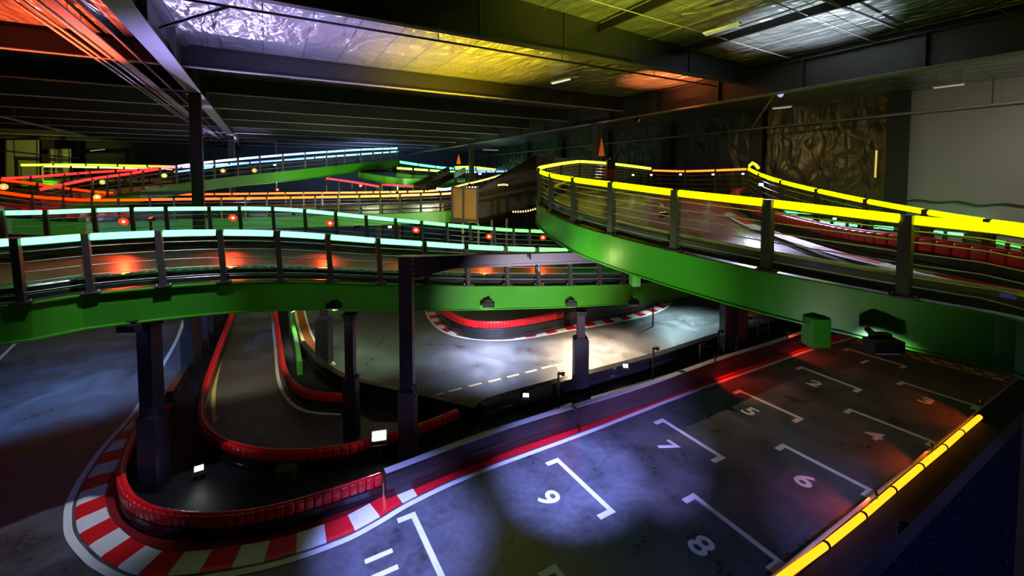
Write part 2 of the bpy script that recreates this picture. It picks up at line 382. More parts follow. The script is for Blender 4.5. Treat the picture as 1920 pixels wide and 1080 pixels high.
def wall(name, d0, s0, d1, s1, z0, z1, m):
    a, b_ = W(d0, s0, 0), W(d1, s1, 0); dd = (b_ - a); L = dd.length; b = MB()
    b.v = [(0, 0, z0), (L, 0, z0), (L, 0, z1), (0, 0, z1), (0, .12, z0), (L, .12, z0), (L, .12, z1), (0, .12, z1)]
    b.f = [(0,1,2,3), (4,7,6,5), (0,4,5,1), (1,5,6,2), (2,6,7,3), (3,7,4,0)]; b.m = [0]*6; b.sm = [False]*6
    o = D.objects.new(name, b.mesh(name, m)); COL.objects.link(o); o.location = (a.x, a.y, H); o.rotation_euler = (0, 0, math.atan2(dd.y, dd.x)); return struct(o)
struct_closure = [wall('trim_1', 16.0, S1, 16.0, S0, 3.9, 4.35, DARKW)]
wall('wall_right', DR, S1, DR, 7.9, -H, 3.6, WALLF)
wall('wall_right', DR, 7.9, DR, S0, -H, 3.6, WWALL)
wall('wall_back', DL, S1, DR, S1, -H, 4.2, DARKW)
wall('wall_left', DL, S0, DL, S1, -H, 4.2, DARKW)
wall('wall_front', DR, S0, DL, S0, -H, 4.9, DARKW)

# ------------------------------------------------------------------ roof steel
def ibeam(name, label, a, b_, depth, fw, web=.03, fl=.03, m=None, fm=None, cat='beam', group=None, stiff=0):
    t = thing(name, label, cat, (Vector(a) + Vector(b_)) / 2, group=group); a, b_ = Vector(a), Vector(b_)
    z = Vector((0, 0, 1)); m = m or ROOFST; fm = fm or m
    q = MB(); q.bar(a + z * depth / 2, b_ + z * depth / 2, web, depth)
    if stiff:
        n = int((b_ - a).length / stiff)
        for i in range(n): p = a.lerp(b_, (i + .5) / n); d = (b_ - a).normalized(); q.bar(p + z * depth / 2 - d * .02, p + z * depth / 2 + d * .02, fw * .9, depth)
    q.build('web', m, t)
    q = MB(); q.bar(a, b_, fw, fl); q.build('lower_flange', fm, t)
    q = MB(); q.bar(a + z * depth, b_ + z * depth, fw, fl); q.build('upper_flange', m, t)
    return t
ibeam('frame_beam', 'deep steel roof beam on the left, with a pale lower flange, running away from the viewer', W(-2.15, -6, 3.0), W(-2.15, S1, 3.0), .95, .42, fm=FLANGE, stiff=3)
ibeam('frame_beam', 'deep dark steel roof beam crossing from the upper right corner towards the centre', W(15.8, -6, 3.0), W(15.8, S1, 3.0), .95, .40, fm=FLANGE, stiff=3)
ibeam('frame_beam', 'faint distant roof beam at the far left of the hall', W(-20.1, 0, 3.0), W(-20.1, S1, 3.0), .95, .40)
# tall dark bulkhead across the hall
t = thing('roof_bulkhead', 'tall dark panelled bulkhead hanging across the roof between the two beams', 'roof bulkhead', W(6.8, 10, 4), group=None)
b = MB(); b.bar(W(-2.1, 10, 4.15), W(15.7, 10, 4.15), .12, 1.25); b.build('panel', mat('black_curtain_sheet', (.008, .009, .008), .6, 0, .4, .05, 2), t)
b = MB(); b.bar(W(-2.1, 9.95, 3.5), W(15.7, 9.95, 3.5), .2, .05); b.build('lower_flange', ROOFST, t)
b = MB()
for i in range(7): b.bar(W(-.5 + i * 2.6, 9.92, 3.52), W(-.5 + i * 2.6, 9.92, 4.74), .03, .03)
b.build('seam_rib', ROOFST, t)
ss = [16.3, 20.8, 25.2, 29.6, 34, 38.4, 43, 47.5, 52]
for i, s in enumerate(ss):
    ordn = ['nearest', 'second', 'third', 'fourth', 'fifth', 'sixth', 'seventh', 'eighth', 'farthest'][i]
    ibeam('roof_purlin', f'grey steel cross beam under the roof, {ordn} from the dark bulkhead', W(-44, s, 3.35), W(15.6, s, 3.35), .62, .16, m=DKST, fm=FLANGE, group='roof cross beams')  # bright lower edge is put into the pale flange colour
    if i < 4:
        b = MB()
for i in range(2, 9):
    s0 = [12.2, 14.2, 18.5, 23, 27.4, 31.8, 36.2, 40.7, 45][i]
    b = MB(); b.bar(W(-44, s0, 3.88), W(15.6, s0, 3.88), .05, .16)
    o = b.build('roof_joist', ROOFST); tag(o, f"thin steel joist against the foil roof, number {i+1} counted away from the bulkhead".replace(f'number {i+1}', ['first', 'second', 'third', 'fourth', 'fifth', 'sixth', 'seventh', 'eighth', 'ninth'][i]), 'joist', 'thin roof joists')
# joists running the other way in the nearer bay
for i, d in enumerate([.5, 4.5, 8.5, 12.0]):
    b = MB(); b.bar(W(d, -6, 4.7 - .044 * d), W(d, 9.9, 4.7 - .044 * d), .07, .22)
    tag(b.build('roof_joist', DKST), f"joist of the nearer roof bay, {['first','second','third','fourth'][i]} from the left beam", 'joist', 'joists of the near roof bay')
# pipes and rods
def pipe(name, label, P, r=.04, m=None, group=None, cat='pipe', n=6, hang=None):
    t = thing(name, label, cat, P[0], group=group); b = MB(); b.tube([Vector(p) for p in P], r, n); b.build('run', m or PIPE, t)
    if hang:
        L = lens([Vector(p) for p in P]); PP = [Vector(p) for p in P]
        for i in range(int(L[-1] / hang)):
            p = at_len(PP, L, (i + .5) * hang); b = MB(); b.tube([p, p + Vector((0, 0, hang and .9))], .012, 4); b.build('hanger_rod', m or PIPE, t)
    return t
for i, (d, z, r) in enumerate([(-4.1, 3.35, .035), (-3.95, 3.35, .035), (-3.75, 3.38, .05)]):
    pipe('conduit', f"{['left','middle','right'][i]} one of three parallel conduits left of the big roof beam", [W(d, -4, z), W(d, 50, z)], r, FLANGE, 'conduits along the left roof beam', 'conduit')
b = MB(); b.bar(W(-3.45, -4, 3.3), W(-3.45, 50, 3.3), .22, .04); tag(b.build('cable_tray', FLANGE), 'flat pale cable tray between the conduits and the pale beam flange', 'cable tray')
b = MB(); b.bar(W(-3.0, -4, 3.3), W(-3.0, 52, 3.3), .04, .04); t = b.build('cable_run', PIPE); tag(t, 'thin dark cable run just left of the pale beam flange', 'cable')
pipe('sprinkler_pipe', 'pipe under the roof at the far left, left of the three conduits', [W(-11.2, 2, 3.0), W(-11.2, 45, 3.0)], .07, hang=4)
pipe('sprinkler_pipe', 'sprinkler pipe hung below the foil in the upper right', [W(2, 5.3, 4.1), W(15.5, 5.3, 4.1)], .04, FLANGE, hang=3)
pipe('sprinkler_pipe', 'thin pipe crossing the pale foil patch at upper right', [W(6, 3.2, 4.25), W(15.5, 3.2, 4.25)], .03, FLANGE, hang=4)
pipe('sprinkler_pipe', 'thin pipe along the upper edge of the lit foil strip', [W(-2, 11.0, 3.6), W(15.5, 11.0, 3.6)], .03, BLACK, hang=4)
pipe('wall_pipe', 'long straight pipe along the right wall above the foil wrap and the pale boards', [W(23.1, -4, 2.67), W(23.1, 50, 2.67)], .06, FLANGE, hang=6)
pipe('brace_rod', 'steel rod from the left beam up to the foil roof', [U(298, 53, 8.6), U(430, 12, 9.0)], .03, ROOFST, cat='rod')
pipe('brace_rod', 'pale rod from the right beam back to the right wall', [W(15.9, 9, 3.0), W(23.2, 14.6, 2.3)], .035, FLANGE, cat='rod')
pipe('drop_pipe', 'thin cranked pipe dropping from the roof right of the left column', [U(392, 262, 30), U(518, 265, 30), U(518, 420, 30)], .05, PIPE)
pipe('drop_pipe', 'thin cranked pipe dropping from the roof at the far left', [U(0, 282, 26), U(147, 297, 28), U(147, 262, 28)], .05, PIPE)
# roof columns
def hcol(d, s, label, wd=.3, top=3.0):
    p = W(d, s, 0); t = thing('building_column', label, 'column', (p.x, p.y, 0)); rz = math.atan2(DA.y, DA.x)
    b = MB(); R = Matrix.Rotation(rz, 3, 'Z')
    for q in (-1, 1): b.box(p + R @ Vector((q * wd/2, 0, (top - H) / 2)), (.03, wd, H + top), rz=rz)
    b.box(p + Vector((0, 0, (top - H) / 2)), (wd, .03, H + top), rz=rz); b.build('shaft', STEEL if d < 0 and s < 25 else ROOFST, t)
    b = MB(); b.box(p + Vector((0, 0, top - .03)), (wd * 1.5, wd * 1.5, .05), rz=rz); b.build('cap_plate', ROOFST, t); return t
hcol(-2.15, 19.0, 'tall steel column left of centre under the pale flanged roof beam', .32)
hcol(-2.15, 36.5, 'distant pale column farther along the left roof beam', .34)
hcol(15.8, 18.5, 'steel column under the right roof beam behind the yellow loop', .3)
hcol(15.8, 35.2, 'distant greenish column under the right roof beam near centre', .34)
# right wall pilasters, wall trim
for i, s in enumerate([7.95, 14.0, 20.0, 26.0, 32.0, 38]):
    p = W(23.2, s, 0); b = MB(); b.box((p.x, p.y, (H + 3.6) / 2), (.25, .7, H + 3.6), rz=math.atan2(DA.y, DA.x))
    tag(b.build('wall_pilaster', DARKW), f"dark steel wall column on the right wall, {['beside the pale boards','nearest behind the foil wrap','third','fourth','fifth','sixth and farthest'][i]}" + (' from the pale boards' if i > 1 else ''), 'column', 'right wall columns')
b = MB(); b.sweep([W(23.33, 7.6 - i * .25, -.96 + .05 * math.sin(i * 1.3) + .03 * math.sin(i * .5)) for i in range(56)], [(-.04, -.02), (.04, -.02), (.04, .02), (-.04, .02)])
tag(b.build('torn_edge_strip', DARKW), 'wavy torn dark edge running low across the pale wall boards', 'strip')
# ceiling lamps
def tube_light(a, b_, label, col=(1, .97, .85), s=.9, wd=.11, group='roof tube lights'):
    a, b_ = Vector(a), Vector(b_); t = thing('tube_light', label, 'tube light', (a + b_) / 2, group=group); d = (b_ - a).normalized()
    q = MB(); q.bar(a, b_, wd, .05); q.build('housing', TUBEOFF, t)
    q = MB(); q.bar(a + d * .05 - Vector((0, 0, .045)), b_ - d * .05 - Vector((0, 0, .045)), wd * .7, .045); q.build('diffuser', emis(col, s), t)
    q = MB()
    for k in (.15, .85): q.tube([a.lerp(b_, k), a.lerp(b_, k) + Vector((0, 0, .5))], .008, 4)
    q.build('hanger', PIPE, t)
def tl(x0, y0, x1, y1, Y0, label, dirv=DB, col=(1, .97, .85), s=.8, wd=.11):
    a = U(x0, y0, Y0); d = ray(x1, y1); z = a.z; t_ = (z - H) / d.z; tube_light(a, Vector((0, 0, H)) + d * t_, label, col, s, wd)
tl(1320, 63, 1388, 43, 11.3, 'dim tube light on the green foil at the upper right', s=.35, col=(.9, 1, .6))
tl(1034, 155, 1070, 146, 17.5, 'bright short tube light in the yellow foil strip', s=.9, col=(1, 1, .8))
tl(1447, 202, 1486, 198, 19, 'tube light under the right roof slope beside the brace rod', s=.4)
tl(1747, 163, 1812, 155, 15.2, 'tube light above the pale wall boards', s=.3)
tl(121, 31, 157, 58, 9.5, 'unlit pale tube light on the red foil at upper left', s=.45, col=(.8, .85, .9))
tl(905, 280, 935, 281, 42, 'small distant tube light right of the centre column', s=.4, col=(.8, 1, 1))
tl(170, 282, 196, 279, 35, 'faint distant tube light high at the far left', s=.3, col=(.9, .9, .6))
t = thing('wall_light_tube', 'upright yellow light tube on the dark foil wall', 'light tube', U(1642, 310, 18.8))
b = MB(); b.tube([U(1643.5, 282, 18.8), U(1641, 333, 18.8)], .035, 8); b.build('light_tube', emis((.85, .65, .1), .9), t)
b = MB(); b.tube([U(1643.5, 281, 18.88), U(1641, 334, 18.88)], .045, 6); b.build('holder', HOUS, t)

# pale panels on the left wall
for x0, x1, y0, y1, lab in ((12, 70, 262, 332, 'large pale yellowish board on the far left wall'), (94, 130, 279, 332, 'smaller pale board right of the large one on the far left wall')):
    t = thing('wall_board', lab, 'board', U((x0+x1)/2, y1, 36)); P = [U(x0, y0, 36), U(x1, y0, 36), U(x1, y1, 36), U(x0, y1, 36)]
    b = MB(); b.quad(*P); b.quad(*[p + Vector((0, .15, 0)) for p in P]); 
    for i in range(4): b.quad(P[i], P[(i+1) % 4], P[(i+1) % 4] + Vector((0, .15, 0)), P[i] + Vector((0, .15, 0)))
    b.build('panel', WWALL, t); b = MB()
    for i in range(4): b.bar(P[i] + Vector((0, -.03, 0)), P[(i+1) % 4] + Vector((0, -.03, 0)), .08, .08)
    m_ = U(x0 + (x1-x0)*.25, y0, 36); b.bar(m_ + Vector((0, -.03, 0)), m_ + Vector((0, -.03, -1.6)), .07, .07); b.build('frame', ROOFST, t)

# ================================================================== DECK 1: cyan tube rails, left to centre
CY1 = (.57, 1.0, .77)
n1 = [(-60,460,6.6),(0,455,6.85),(65,452,7.1),(150,445,7.55),(298,438,8.1),(412,436,8.6),(518,438,9.05),(612,444,9.55),(707,451.5,10.0),(793,457,10.5),(872,462.5,11.0),(960,466.5,11.6),(1045,469,12.1),(1120,471,12.8),(1166,472,13.3),(1240,473,14.4),(1310,470,16)]
D1n = LED(n1)
f1 = [(-60,402,9.4),(0,399.5,9.9),(85,398,10.5),(175,394.5,11.2),(275,392,11.8),(412,391,12.4),(475,391,12.6),(540,393,12.8),(600,398,13),(657,404,13.2),(715,410,13.5),(812,419,14.1),(857,423.5,14.5),(950,431,15.2),(1015,434,16),(1120,440,17),(1240,445,18.5)]
D1f = LED(f1)
deck('long green sided elevated track with cyan light tubes crossing the left half', D1n, D1f)
rail('near cyan light tube railing above the long green side plate', D1n, [28,160,297,412,519,614,708,795,873,947,1006,1066,1121,1166], lambda x: ip([(0,CY1),(800,CY1),(1000,(.5,1,.6)),(1100,(.3,.9,.3))], x), 1.15, r=.062, lean=(-.06, 0), pw=.125)
rail('farther cyan light tube railing along the back of the same long track', D1f, [3,85,176,247,311,392,449,511,571,629,686,741,790,837,881,926,962,992], lambda x: ip([(0,CY1),(650,CY1),(850,(.45,1,.62)),(1000,(.35,.95,.35))], x), 1.1, r=.055, lean=(-.05, 0), pw=.11)
nb = offset(up(resample(D1n, 140), -1.0), .32); Lb = lens(nb)
barrier('low notched black bumper along the near edge of the cyan railed track', nb, .24, .2, .1, red_range=None, block=.3)
# notched blocks on it: dark blocks
def notches(label, P, l0, l1, st, mt, z=.06, hh=.14, wd=.16):
    t = thing('bumper_blocks', label, 'bumper blocks', at_len(P, lens(P), (l0+l1)/2)); L = lens(P); me = None; n = int((l1-l0)/st)
    bm = bmesh.new(); bmesh.ops.create_cube(bm, size=1)
    for v in bm.verts: v.co = Vector((v.co.x * st * .86, v.co.y * wd, z + v.co.z * hh))
    bmesh.ops.bevel(bm, geom=bm.edges[:], offset=.02, segments=2, affect='EDGES'); me = D.meshes.new('bumper_block'); bm.to_mesh(me); bm.free(); me.materials.append(mt)
    im = world_of(t).inverted()
    for i in range(n):
        s = l0 + (i+.5)*st; p = at_len(P, L, s); a = at_len(P, L, s+.1) - at_len(P, L, s-.1)
        o = D.objects.new('bumper_block', me); COL.objects.link(o); o.parent = t; o.location = im @ p; o.rotation_euler = (0, -math.atan2(a.z, math.hypot(a.x, a.y)), math.atan2(a.y, a.x))
notches('row of dark notched blocks on the near bumper of the cyan railed track', up(nb, .12), 1.0, min(Lb[-1], 17), .17, BLACKG)
fb = offset(up(resample(D1f, 140), -1.0), -.3); Lf = lens(fb)
l_ = len_at_px(fb, 182) or 2
barrier('black bumper with a red left section along the back of the cyan railed track', fb, .42, .26, .14, red_range=(0.0, l_), block=.35)
# the red lamps above the deck
for i, (x, y, dx) in enumerate([(232,415,0),(437,408,0),(619,418,0),(780,431,0),(917,443,0),(1018,445,0)]):
    L_ = lens(D1f); k = len_at_px(D1f, min(x, 1010)); p = at_len(D1f, L_, k); Yd = p.y - .25; q = U(x, y, Yd)
    tgt = Vector((q.x * .92, q.y - 1.9, q.z - .95))
    o = floodlight(q, tgt, (1, .06, .012), 300, f"red lamp on the back cyan railing, {['leftmost','second from left','third from left','third from right','second from right','rightmost, beside the yellow loop'][i]}" , 70, .12, 'red lamps on the cyan railing', glow=9)
    b = MB(); b.tube([q, q + Vector((.02, .25, -.02))], .012, 5); b.build('mounting_arm', POST, o)
# lamp boxes hung on the side plate
def plate_lamp(x, y, Yd, label, aim, col, power, s=.2, ang=95, glow=.0):
    q = U(x, y, Yd); t = thing('plate_lamp', label, 'lamp', q, group='lamp boxes on the green side plates')
    d = (Vector(aim) - q).normalized(); sd = d.cross(Vector((0, 0, 1))).normalized(); u = sd.cross(d); R = Matrix((sd, d, u)).transposed()
    b = MB(); b.box(q, (s * 1.5, s * .8, s * .6)); b.box(q + Vector((0, s * .2, s * .4)), (s * .9, s * .4, s * .3)); b.build('housing', HOUS, t)
    b = MB(); b.box(q + Vector((0, 0, -s * .32)), (s * 1.2, s * .6, s * .05)); b.build('lens', emis(col, .6), t)
    b = MB(); b.bar(q, q + Vector((0, .25, .12)), .05, .05); b.build('bracket', HOUS, t)
    if power: lamp(q + Vector((0, 0, -s * .42)), aim, col, power, ang, .7, .06, t)
    return t
plate_lamp(243, 615, 7.8, 'black lamp box under the far left of the long green side plate', G(160, 800), (.35, .5, 1), 6, .22)
plate_lamp(626, 573, 9.5, 'black lamp box on the green side plate above the middle column', G(690, 650), (.75, 1, .55), 12)
plate_lamp(916, 571, 10.9, 'black lamp box on the green side plate right of the portal post', G(900, 660), (.75, .8, 1), 12)
plate_lamp(1072, 570, 11.9, 'black lamp box on the green side plate above the right column', G(1180, 640), (1, .78, .5), 12)
plate_lamp(1188, 567, 12.9, 'small black lamp box near the right end of the green side plate', G(1290, 600), (.7, 1, .95), 12)

# ================================================================== DECK 5: the big yellow railed loop on the right
YL = (.92, 1.0, .008)
n5 = [(2744,545,3.0),(2060,462,4.25),(1920,434,4.85),(1700,411,5.45),(1440,380.5,6.3),(1268,361.5,7.4),(1147,346,8.6),(1077,337,9.9),(1034,329,11.6),(1013,322,13.2),(1009.5,318,14.4)]
l5 = [(1009.5,318,14.4),(1013,314.5,15.4),(1029,311,16.8),(1052,307,18.2),(1073,304.2,19.2),(1091,303,20),(1136,306,20.8),(1180,311,21),(1222,316.5,21)]
o5 = [(1222,319.5,21),(1290,321,20.2),(1404,317,17.6)]
p5 = [(1404,317,17.6),(1425,327,16),(1466,341,14.4),(1531,357,12.6),(1620,376,11),(1740,398,9.4),(1850,415.5,8.4),(1920,425,7.8),(2060,448,6.8),(2517,500,5.0)]
P5n, P5l, P5o, P5p = LED(n5), LED(l5), LED(o5), LED(p5)
near_all = P5n + P5l[1:5*10]; far_all = list(reversed(P5p)) + list(reversed(P5o))[1:] + list(reversed(P5l))[1:len(P5l) - 5*10 + 1]
DK5 = asphalt_mat('glossy_upper_deck_asphalt', (.11, .11, .12), .2, .32, (1, 1, 1), bump=.02, ct=(.85, 1.25))
deck('large green sided elevated loop with yellow light tubes on the right', near_all, far_all, N=110, flip=-1, surf=DK5)
rail('bright yellow light tube railing along the near edge of the right loop', P5n, [2060,1700,1441,1267,1147,1077,1034,1014], lambda x: (.92, 1, .008), 1.5, r=.058, cables=6, lean=(.0, 0), cable_r=.009, pw=.135, ends=False)
rail('yellow light tube railing around the far bend of the right loop', P5l, 2.0, lambda x: (1, .95, .12), 1.4, r=.06, cables=6)
rail('orange light tube railing at the back of the right loop', P5o, 1.5, lambda x: (1, .5, .06), 1.2, r=.045, cables=4)
tr = rail('yellow light tube railing along the outer edge of the right loop', P5p, [1404,1425,1466,1533,1625,1736,1853], lambda x: (.95, 1, .01), 1.4, r=.06, cables=4, pw=.13)
b = MB(); b.tube([U(1404, 317, 17.6), U(1405, 311, 17.6), U(1411, 305.5, 17.5), U(1417, 309, 17.2), U(1422, 315, 17.0)], .06, 8); b.build('hooked_tube_end', emis((.92, 1, .05), 1.3), tr)
# bumper along the near edge, a rolled tube
bn = offset(up(resample(P5n + P5l[1:30], 160), -1.0), -.26)
t = thing('rolled_bumper', 'smooth dark rolled bumper following the near edge inside the yellow railing', 'bumper', bn[60])
b = MB(); b.sweep(bn, [(-.10, 0), (-.10, .18), (-.07, .24), (-.01, .28), (.05, .28), (.09, .24), (.11, .18), (.11, 0)], smooth=False); b.build('roll', mat('dark_green_bumper_plastic', (.08, .085, .07), .2, 0, .6), t)
b = MB(); b.sweep(offset(bn, -.07), [(-.02, 0), (-.02, .16), (.02, .16), (.02, 0)]); b.build('back_strip', BLACK, t)
# inner islands
k5 = catmull([U(*p) for p in [(2010,582,5.2),(1920,553,5.7),(1800,528,6.25),(1682,505,6.9),(1555,475,8.0),(1450,441,10.0),(1400,424,11.2),(1362,404,13),(1342,391,14.6),(1336,381,16.3),(1345,373,17.4)]])
def strip(name, label, P, w0, w1, m, z=.006, cat='line', parent=None, ms=None, group=None):
    b = MB(); b.sweep(up(P, z), [(w0, 0), (w1, 0), (w1, .004), (w0, .004)], ms=ms)
    o = b.build(name, m, parent)
    if not parent: tag(o, label, cat, group)
    return o
L5 = lens(k5)
def alt(n, st):
    return lambda i, k: int(i * st / n) % 2
K5 = resample(k5, 90)
strip('painted_line', 'pale painted curve on the right loop beside the red kerb', K5, -.05, .05, WHITE)
strip('track_kerb', 'red and pale striped kerb hugging the inner island of the right loop', K5, -.30, -.07, [REDP, WHITE], ms=lambda i, k: 1 if (i // 5) % 3 == 2 else 0, cat='kerb')
isl = catmull([U(*p) + Vector((0, 0, 0)) for p in [(1990,556,5.9),(1920,541,6.3),(1700,497,7.5),(1600,478,8.6),(1500,450,10.4),(1440,428,12),(1390,402,14.5),(1377,387,16.6),(1384,377,18.0),(1396,374,18.4)]])
barrier('red topped barrier around the inner island of the right loop', resample(isl, 120), .5, .28, .2, red_range='all', block=.2)
# far yellow floor marking ovals
for q, lab, mt in (([(1092,346,17.5),(1056,352,16),(1041,361,14.4),(1045,374,12.8),(1080,391,11.4),(1150,415,9.9)], 'yellow painted curve at the far bend of the right loop', YEL),):
    P = catmull([U(*p) for p in q]); 
# ground marks on the loop
def deckpt(u, v):
    n_ = len(near_all); 
    A = resample(near_all, 110); B = resample(far_all, 110); i = min(108, int(u * 109)); 
    return A[i].lerp(B[i], v) - Vector((0, 0, 1.044))
for (u, v, wd, lab) in ((.55, .45, .05, 'worn pale arrow line on the loop deck, nearer one'), (.60, .5, .05, 'worn pale arrow line on the loop deck, farther one')):
    P = [deckpt(u + .015 * k, v + .02 * math.sin(k * 1.1)) for k in range(6)]
    strip('painted_line', lab, P, -wd, wd, YEL, z=.004)
# lamps on the outer side of loop
floodlight(U(1427, 346, 15.8), U(1560, 500, 6.8), (.7, .7, 1), 90, 'white lamp on the outer yellow railing just right of the hooked end', 110, .11, glow=14)
for x, y, lab in ((1187, 328, 'left'), (1221, 328, 'second'), (1276, 327, 'third'), (1337, 327, 'fourth'), (1393, 326, 'right')):
    floodlight(U(x, y, 20.2 if x < 1300 else 18.6), U(x + 10, y + 40, 12), (1, .97, .9), 0, f'small white lamp under the orange railing, {lab} of the five', 90, .07, 'small lamps at the back of the loop', glow=10)
# green bracket, lamp box on the side plate of the loop
for (x0, x1, y0, y1, Yd, lab) in ((1526, 1557, 600, 653, 5.75, 'short green stub hanging under the right side plate above the grid'), (1186, 1201, 508, 537, 8.3, 'small green stub hanging under the side plate beside the cyan track')):
    a, c = U(x0, y0, Yd), U(x1, y1, Yd); t = thing('plate_stub', lab, 'bracket', U((x0+x1)/2, y1, Yd))
    b = MB(); b.box((a + c) / 2 + Vector((0, .12, 0)), (abs(c.x - a.x), .24, abs(a.z - c.z))); b.build('stub', GREEN, t)
    b = MB(); b.box(Vector(((a.x + c.x)/2, a.y + .12, c.z - .01)), (abs(c.x - a.x) * .9, .2, .02)); b.build('end_plate', BLACK, t)
plate_lamp(1656, 647, 5.15, 'wide black lamp box under the right side plate over the finish line', G(1600, 700), (.8, .85, 1), 50, .24)

# ================================================================== portal frame carrying the loop
t = thing('portal_frame', 'dark purple steel portal with a tall post and a beam reaching under the right loop', 'portal frame', (U(763, 700, 9.3).x, 9.3, 0))
px_ = U(763, 600, 9.3).x; zt = U(763, 480, 9.3).z
b = MB()
for q in (-1, 1): b.box((px_ + q * .13, 9.3, zt / 2), (.02, .26, zt))
b.box((px_, 9.3, zt / 2), (.26, .02, zt)); b.box((px_, 9.19, zt/2), (.25, .012, zt)); b.build('post', STEEL, t)
b = MB(); e = U(1150, 470, 9.9); a = Vector((px_ - .13, 9.3, zt - .03)); b.bar(a, e + Vector((0, 0, -.03)), .24, .05); b.bar(a - Vector((0, 0, .24)), e - Vector((0, 0, .22)), .24, .05); b.bar(a - Vector((0, 0, .12)), e - Vector((0, 0, .12)), .2, .24); b.build('beam', STEEL, t)
b = MB(); b.v = [(px_ + .14, 9.2, zt - .26), (px_ + .14, 9.2, zt - .48), (px_ + 1.0, 9.25, zt - .27), (px_ + .14, 9.34, zt - .26), (px_ + .14, 9.34, zt - .48), (px_ + 1.0, 9.35, zt - .27)]
b.f = [(0,1,2), (3,5,4), (0,2,5,3), (1,4,5,2), (0,3,4,1)]; b.m = [0]*5; b.sm = [False]*5; b.build('haunch', STEEL, t)
b = MB(); b.box((px_ + .145, 9.3, zt - .25), (.025, .28, .5))
b.build('end_plate', STEEL, t); b = MB()
for k in range(5): b.cone((px_ + .16, 9.17, zt - .05 - k * .1), (px_ + .19, 9.17, zt - .05 - k * .1), .014, .014, 6)
b.build('bolts', CABLE, t)
b = MB(); b.box((px_, 9.3, .78), (.36, .36, 1.56)); b.box((px_, 9.3, 1.57), (.3, .3, .04)); b.build('padding', PAD, t)
b = MB(); b.tube([Vector((px_ + .2, 9.1, 1.5)), Vector((px_ + .24, 9.08, 1.62)), Vector((px_ + .22, 9.1, 1.75)), Vector((px_ + .15, 9.14, 1.76))], .02, 6); b.build('hook', HOUS, t)

# columns beneath
def cat_px(x, Yd): return U(x, 600, Yd).x
column('purple steel column under the left of the long green track, nearest to the viewer', cat_px(279, 8.4), 8.4, U(279, 598, 8.4).z, .28, 1.5, .36)
column('steel column with black padding left of the portal post', cat_px(656, 10.0), 10.0, U(656, 588, 10).z, .2, 1.5, .30)
column('steel column with black padding standing right of centre over the dashed line', cat_px(1089, 12.5), 12.5, U(1089, 582, 12.5).z, .22, 1.5, .42)
column('slim column farther back between the curved kerb and the middle column', cat_px(607, 14.2), 14.2, U(607, 560, 14.2).z, .2, 1.55, .42)
column('dark column behind the green side plate at the edge of the blue lit lane', cat_px(357, 13.6), 13.6, U(357, 560, 13.6).z, .26, 1.2, .4)
column('short looking dark column right of the green post at left', cat_px(397, 16.5), 16.5, U(397, 560, 16.5).z, .2, 1.5, .36)
column('padded column under the right loop, left of a pair', cat_px(1366, 15.2), 15.2, U(1366, 500, 15.2).z, .22, 1.75, .44)
column('padded column under the right loop, right of a pair', cat_px(1388, 15.0), 15.0, U(1388, 500, 15.0).z, .2, 1.8, .36)

# ================================================================== DECK 2 (orange rails) and the tracks behind
OR = [(0,(1,.05,.03)),(150,(1,.08,.03)),(260,(1,.2,.03)),(420,(1,.32,.05)),(560,(1,.55,.06)),(700,(1,.72,.15)),(860,(1,.75,.3))]
n2 = [(-60,352,16.5),(5,361,17.2),(60,368.5,18),(120,373,19),(180,375.5,20),(330,373.5,21.6),(460,372,22.6),(550,370.5,23.2),(713,367.5,24),(830,363.5,24.6),(856,361,25)]
f2 = [(-60,331,20),(0,337,20.6),(60,344,21),(130,354,22),(200,361.5,23.4),(260,364.5,25),(400,364,27),(560,362,28),(700,360.5,28.6),(820,357,29.5),(870,346,32),(905,338,35),(940,328,40)]
D2n, D2f = LED(n2), LED(f2)
f2d = LED(f2[:10])
deck('elevated track with orange light tubes crossing behind the cyan railed track', D2n, f2d, fas=.62)
rail('near orange light tube railing behind the cyan rails', D2n, [60,118,172,222,281,326,370,415,460,500,545,591,634,674,713,750,789,826], lambda x: ip(OR, x), 1.1, r=.062, cables=4, pw=.11, cable_r=.012)
rail('farther orange light tube railing, turning into a yellow curve of small lights at right', D2f, [0,70,133,175,213,252,289,332,370,402,435,468,502,535,569,604,636,669,700,732,764,795,823,850,870,888,905,918,930], lambda x: ip(OR + [(870,(1,.85,.2)), (940,(.9,.9,.5))], x), 1.1, r=.062, cables=2, pw=.11, cable_r=.014)
b2 = offset(up(resample(D2n, 90), -1.0), .4); l_a, l_b = len_at_px(b2, 30) or 1, len_at_px(b2, 255)
barrier('black bumper with a red section on the orange railed track at far left', b2, .5, .3, .32, red_range=(l_a, l_b), block=.5)
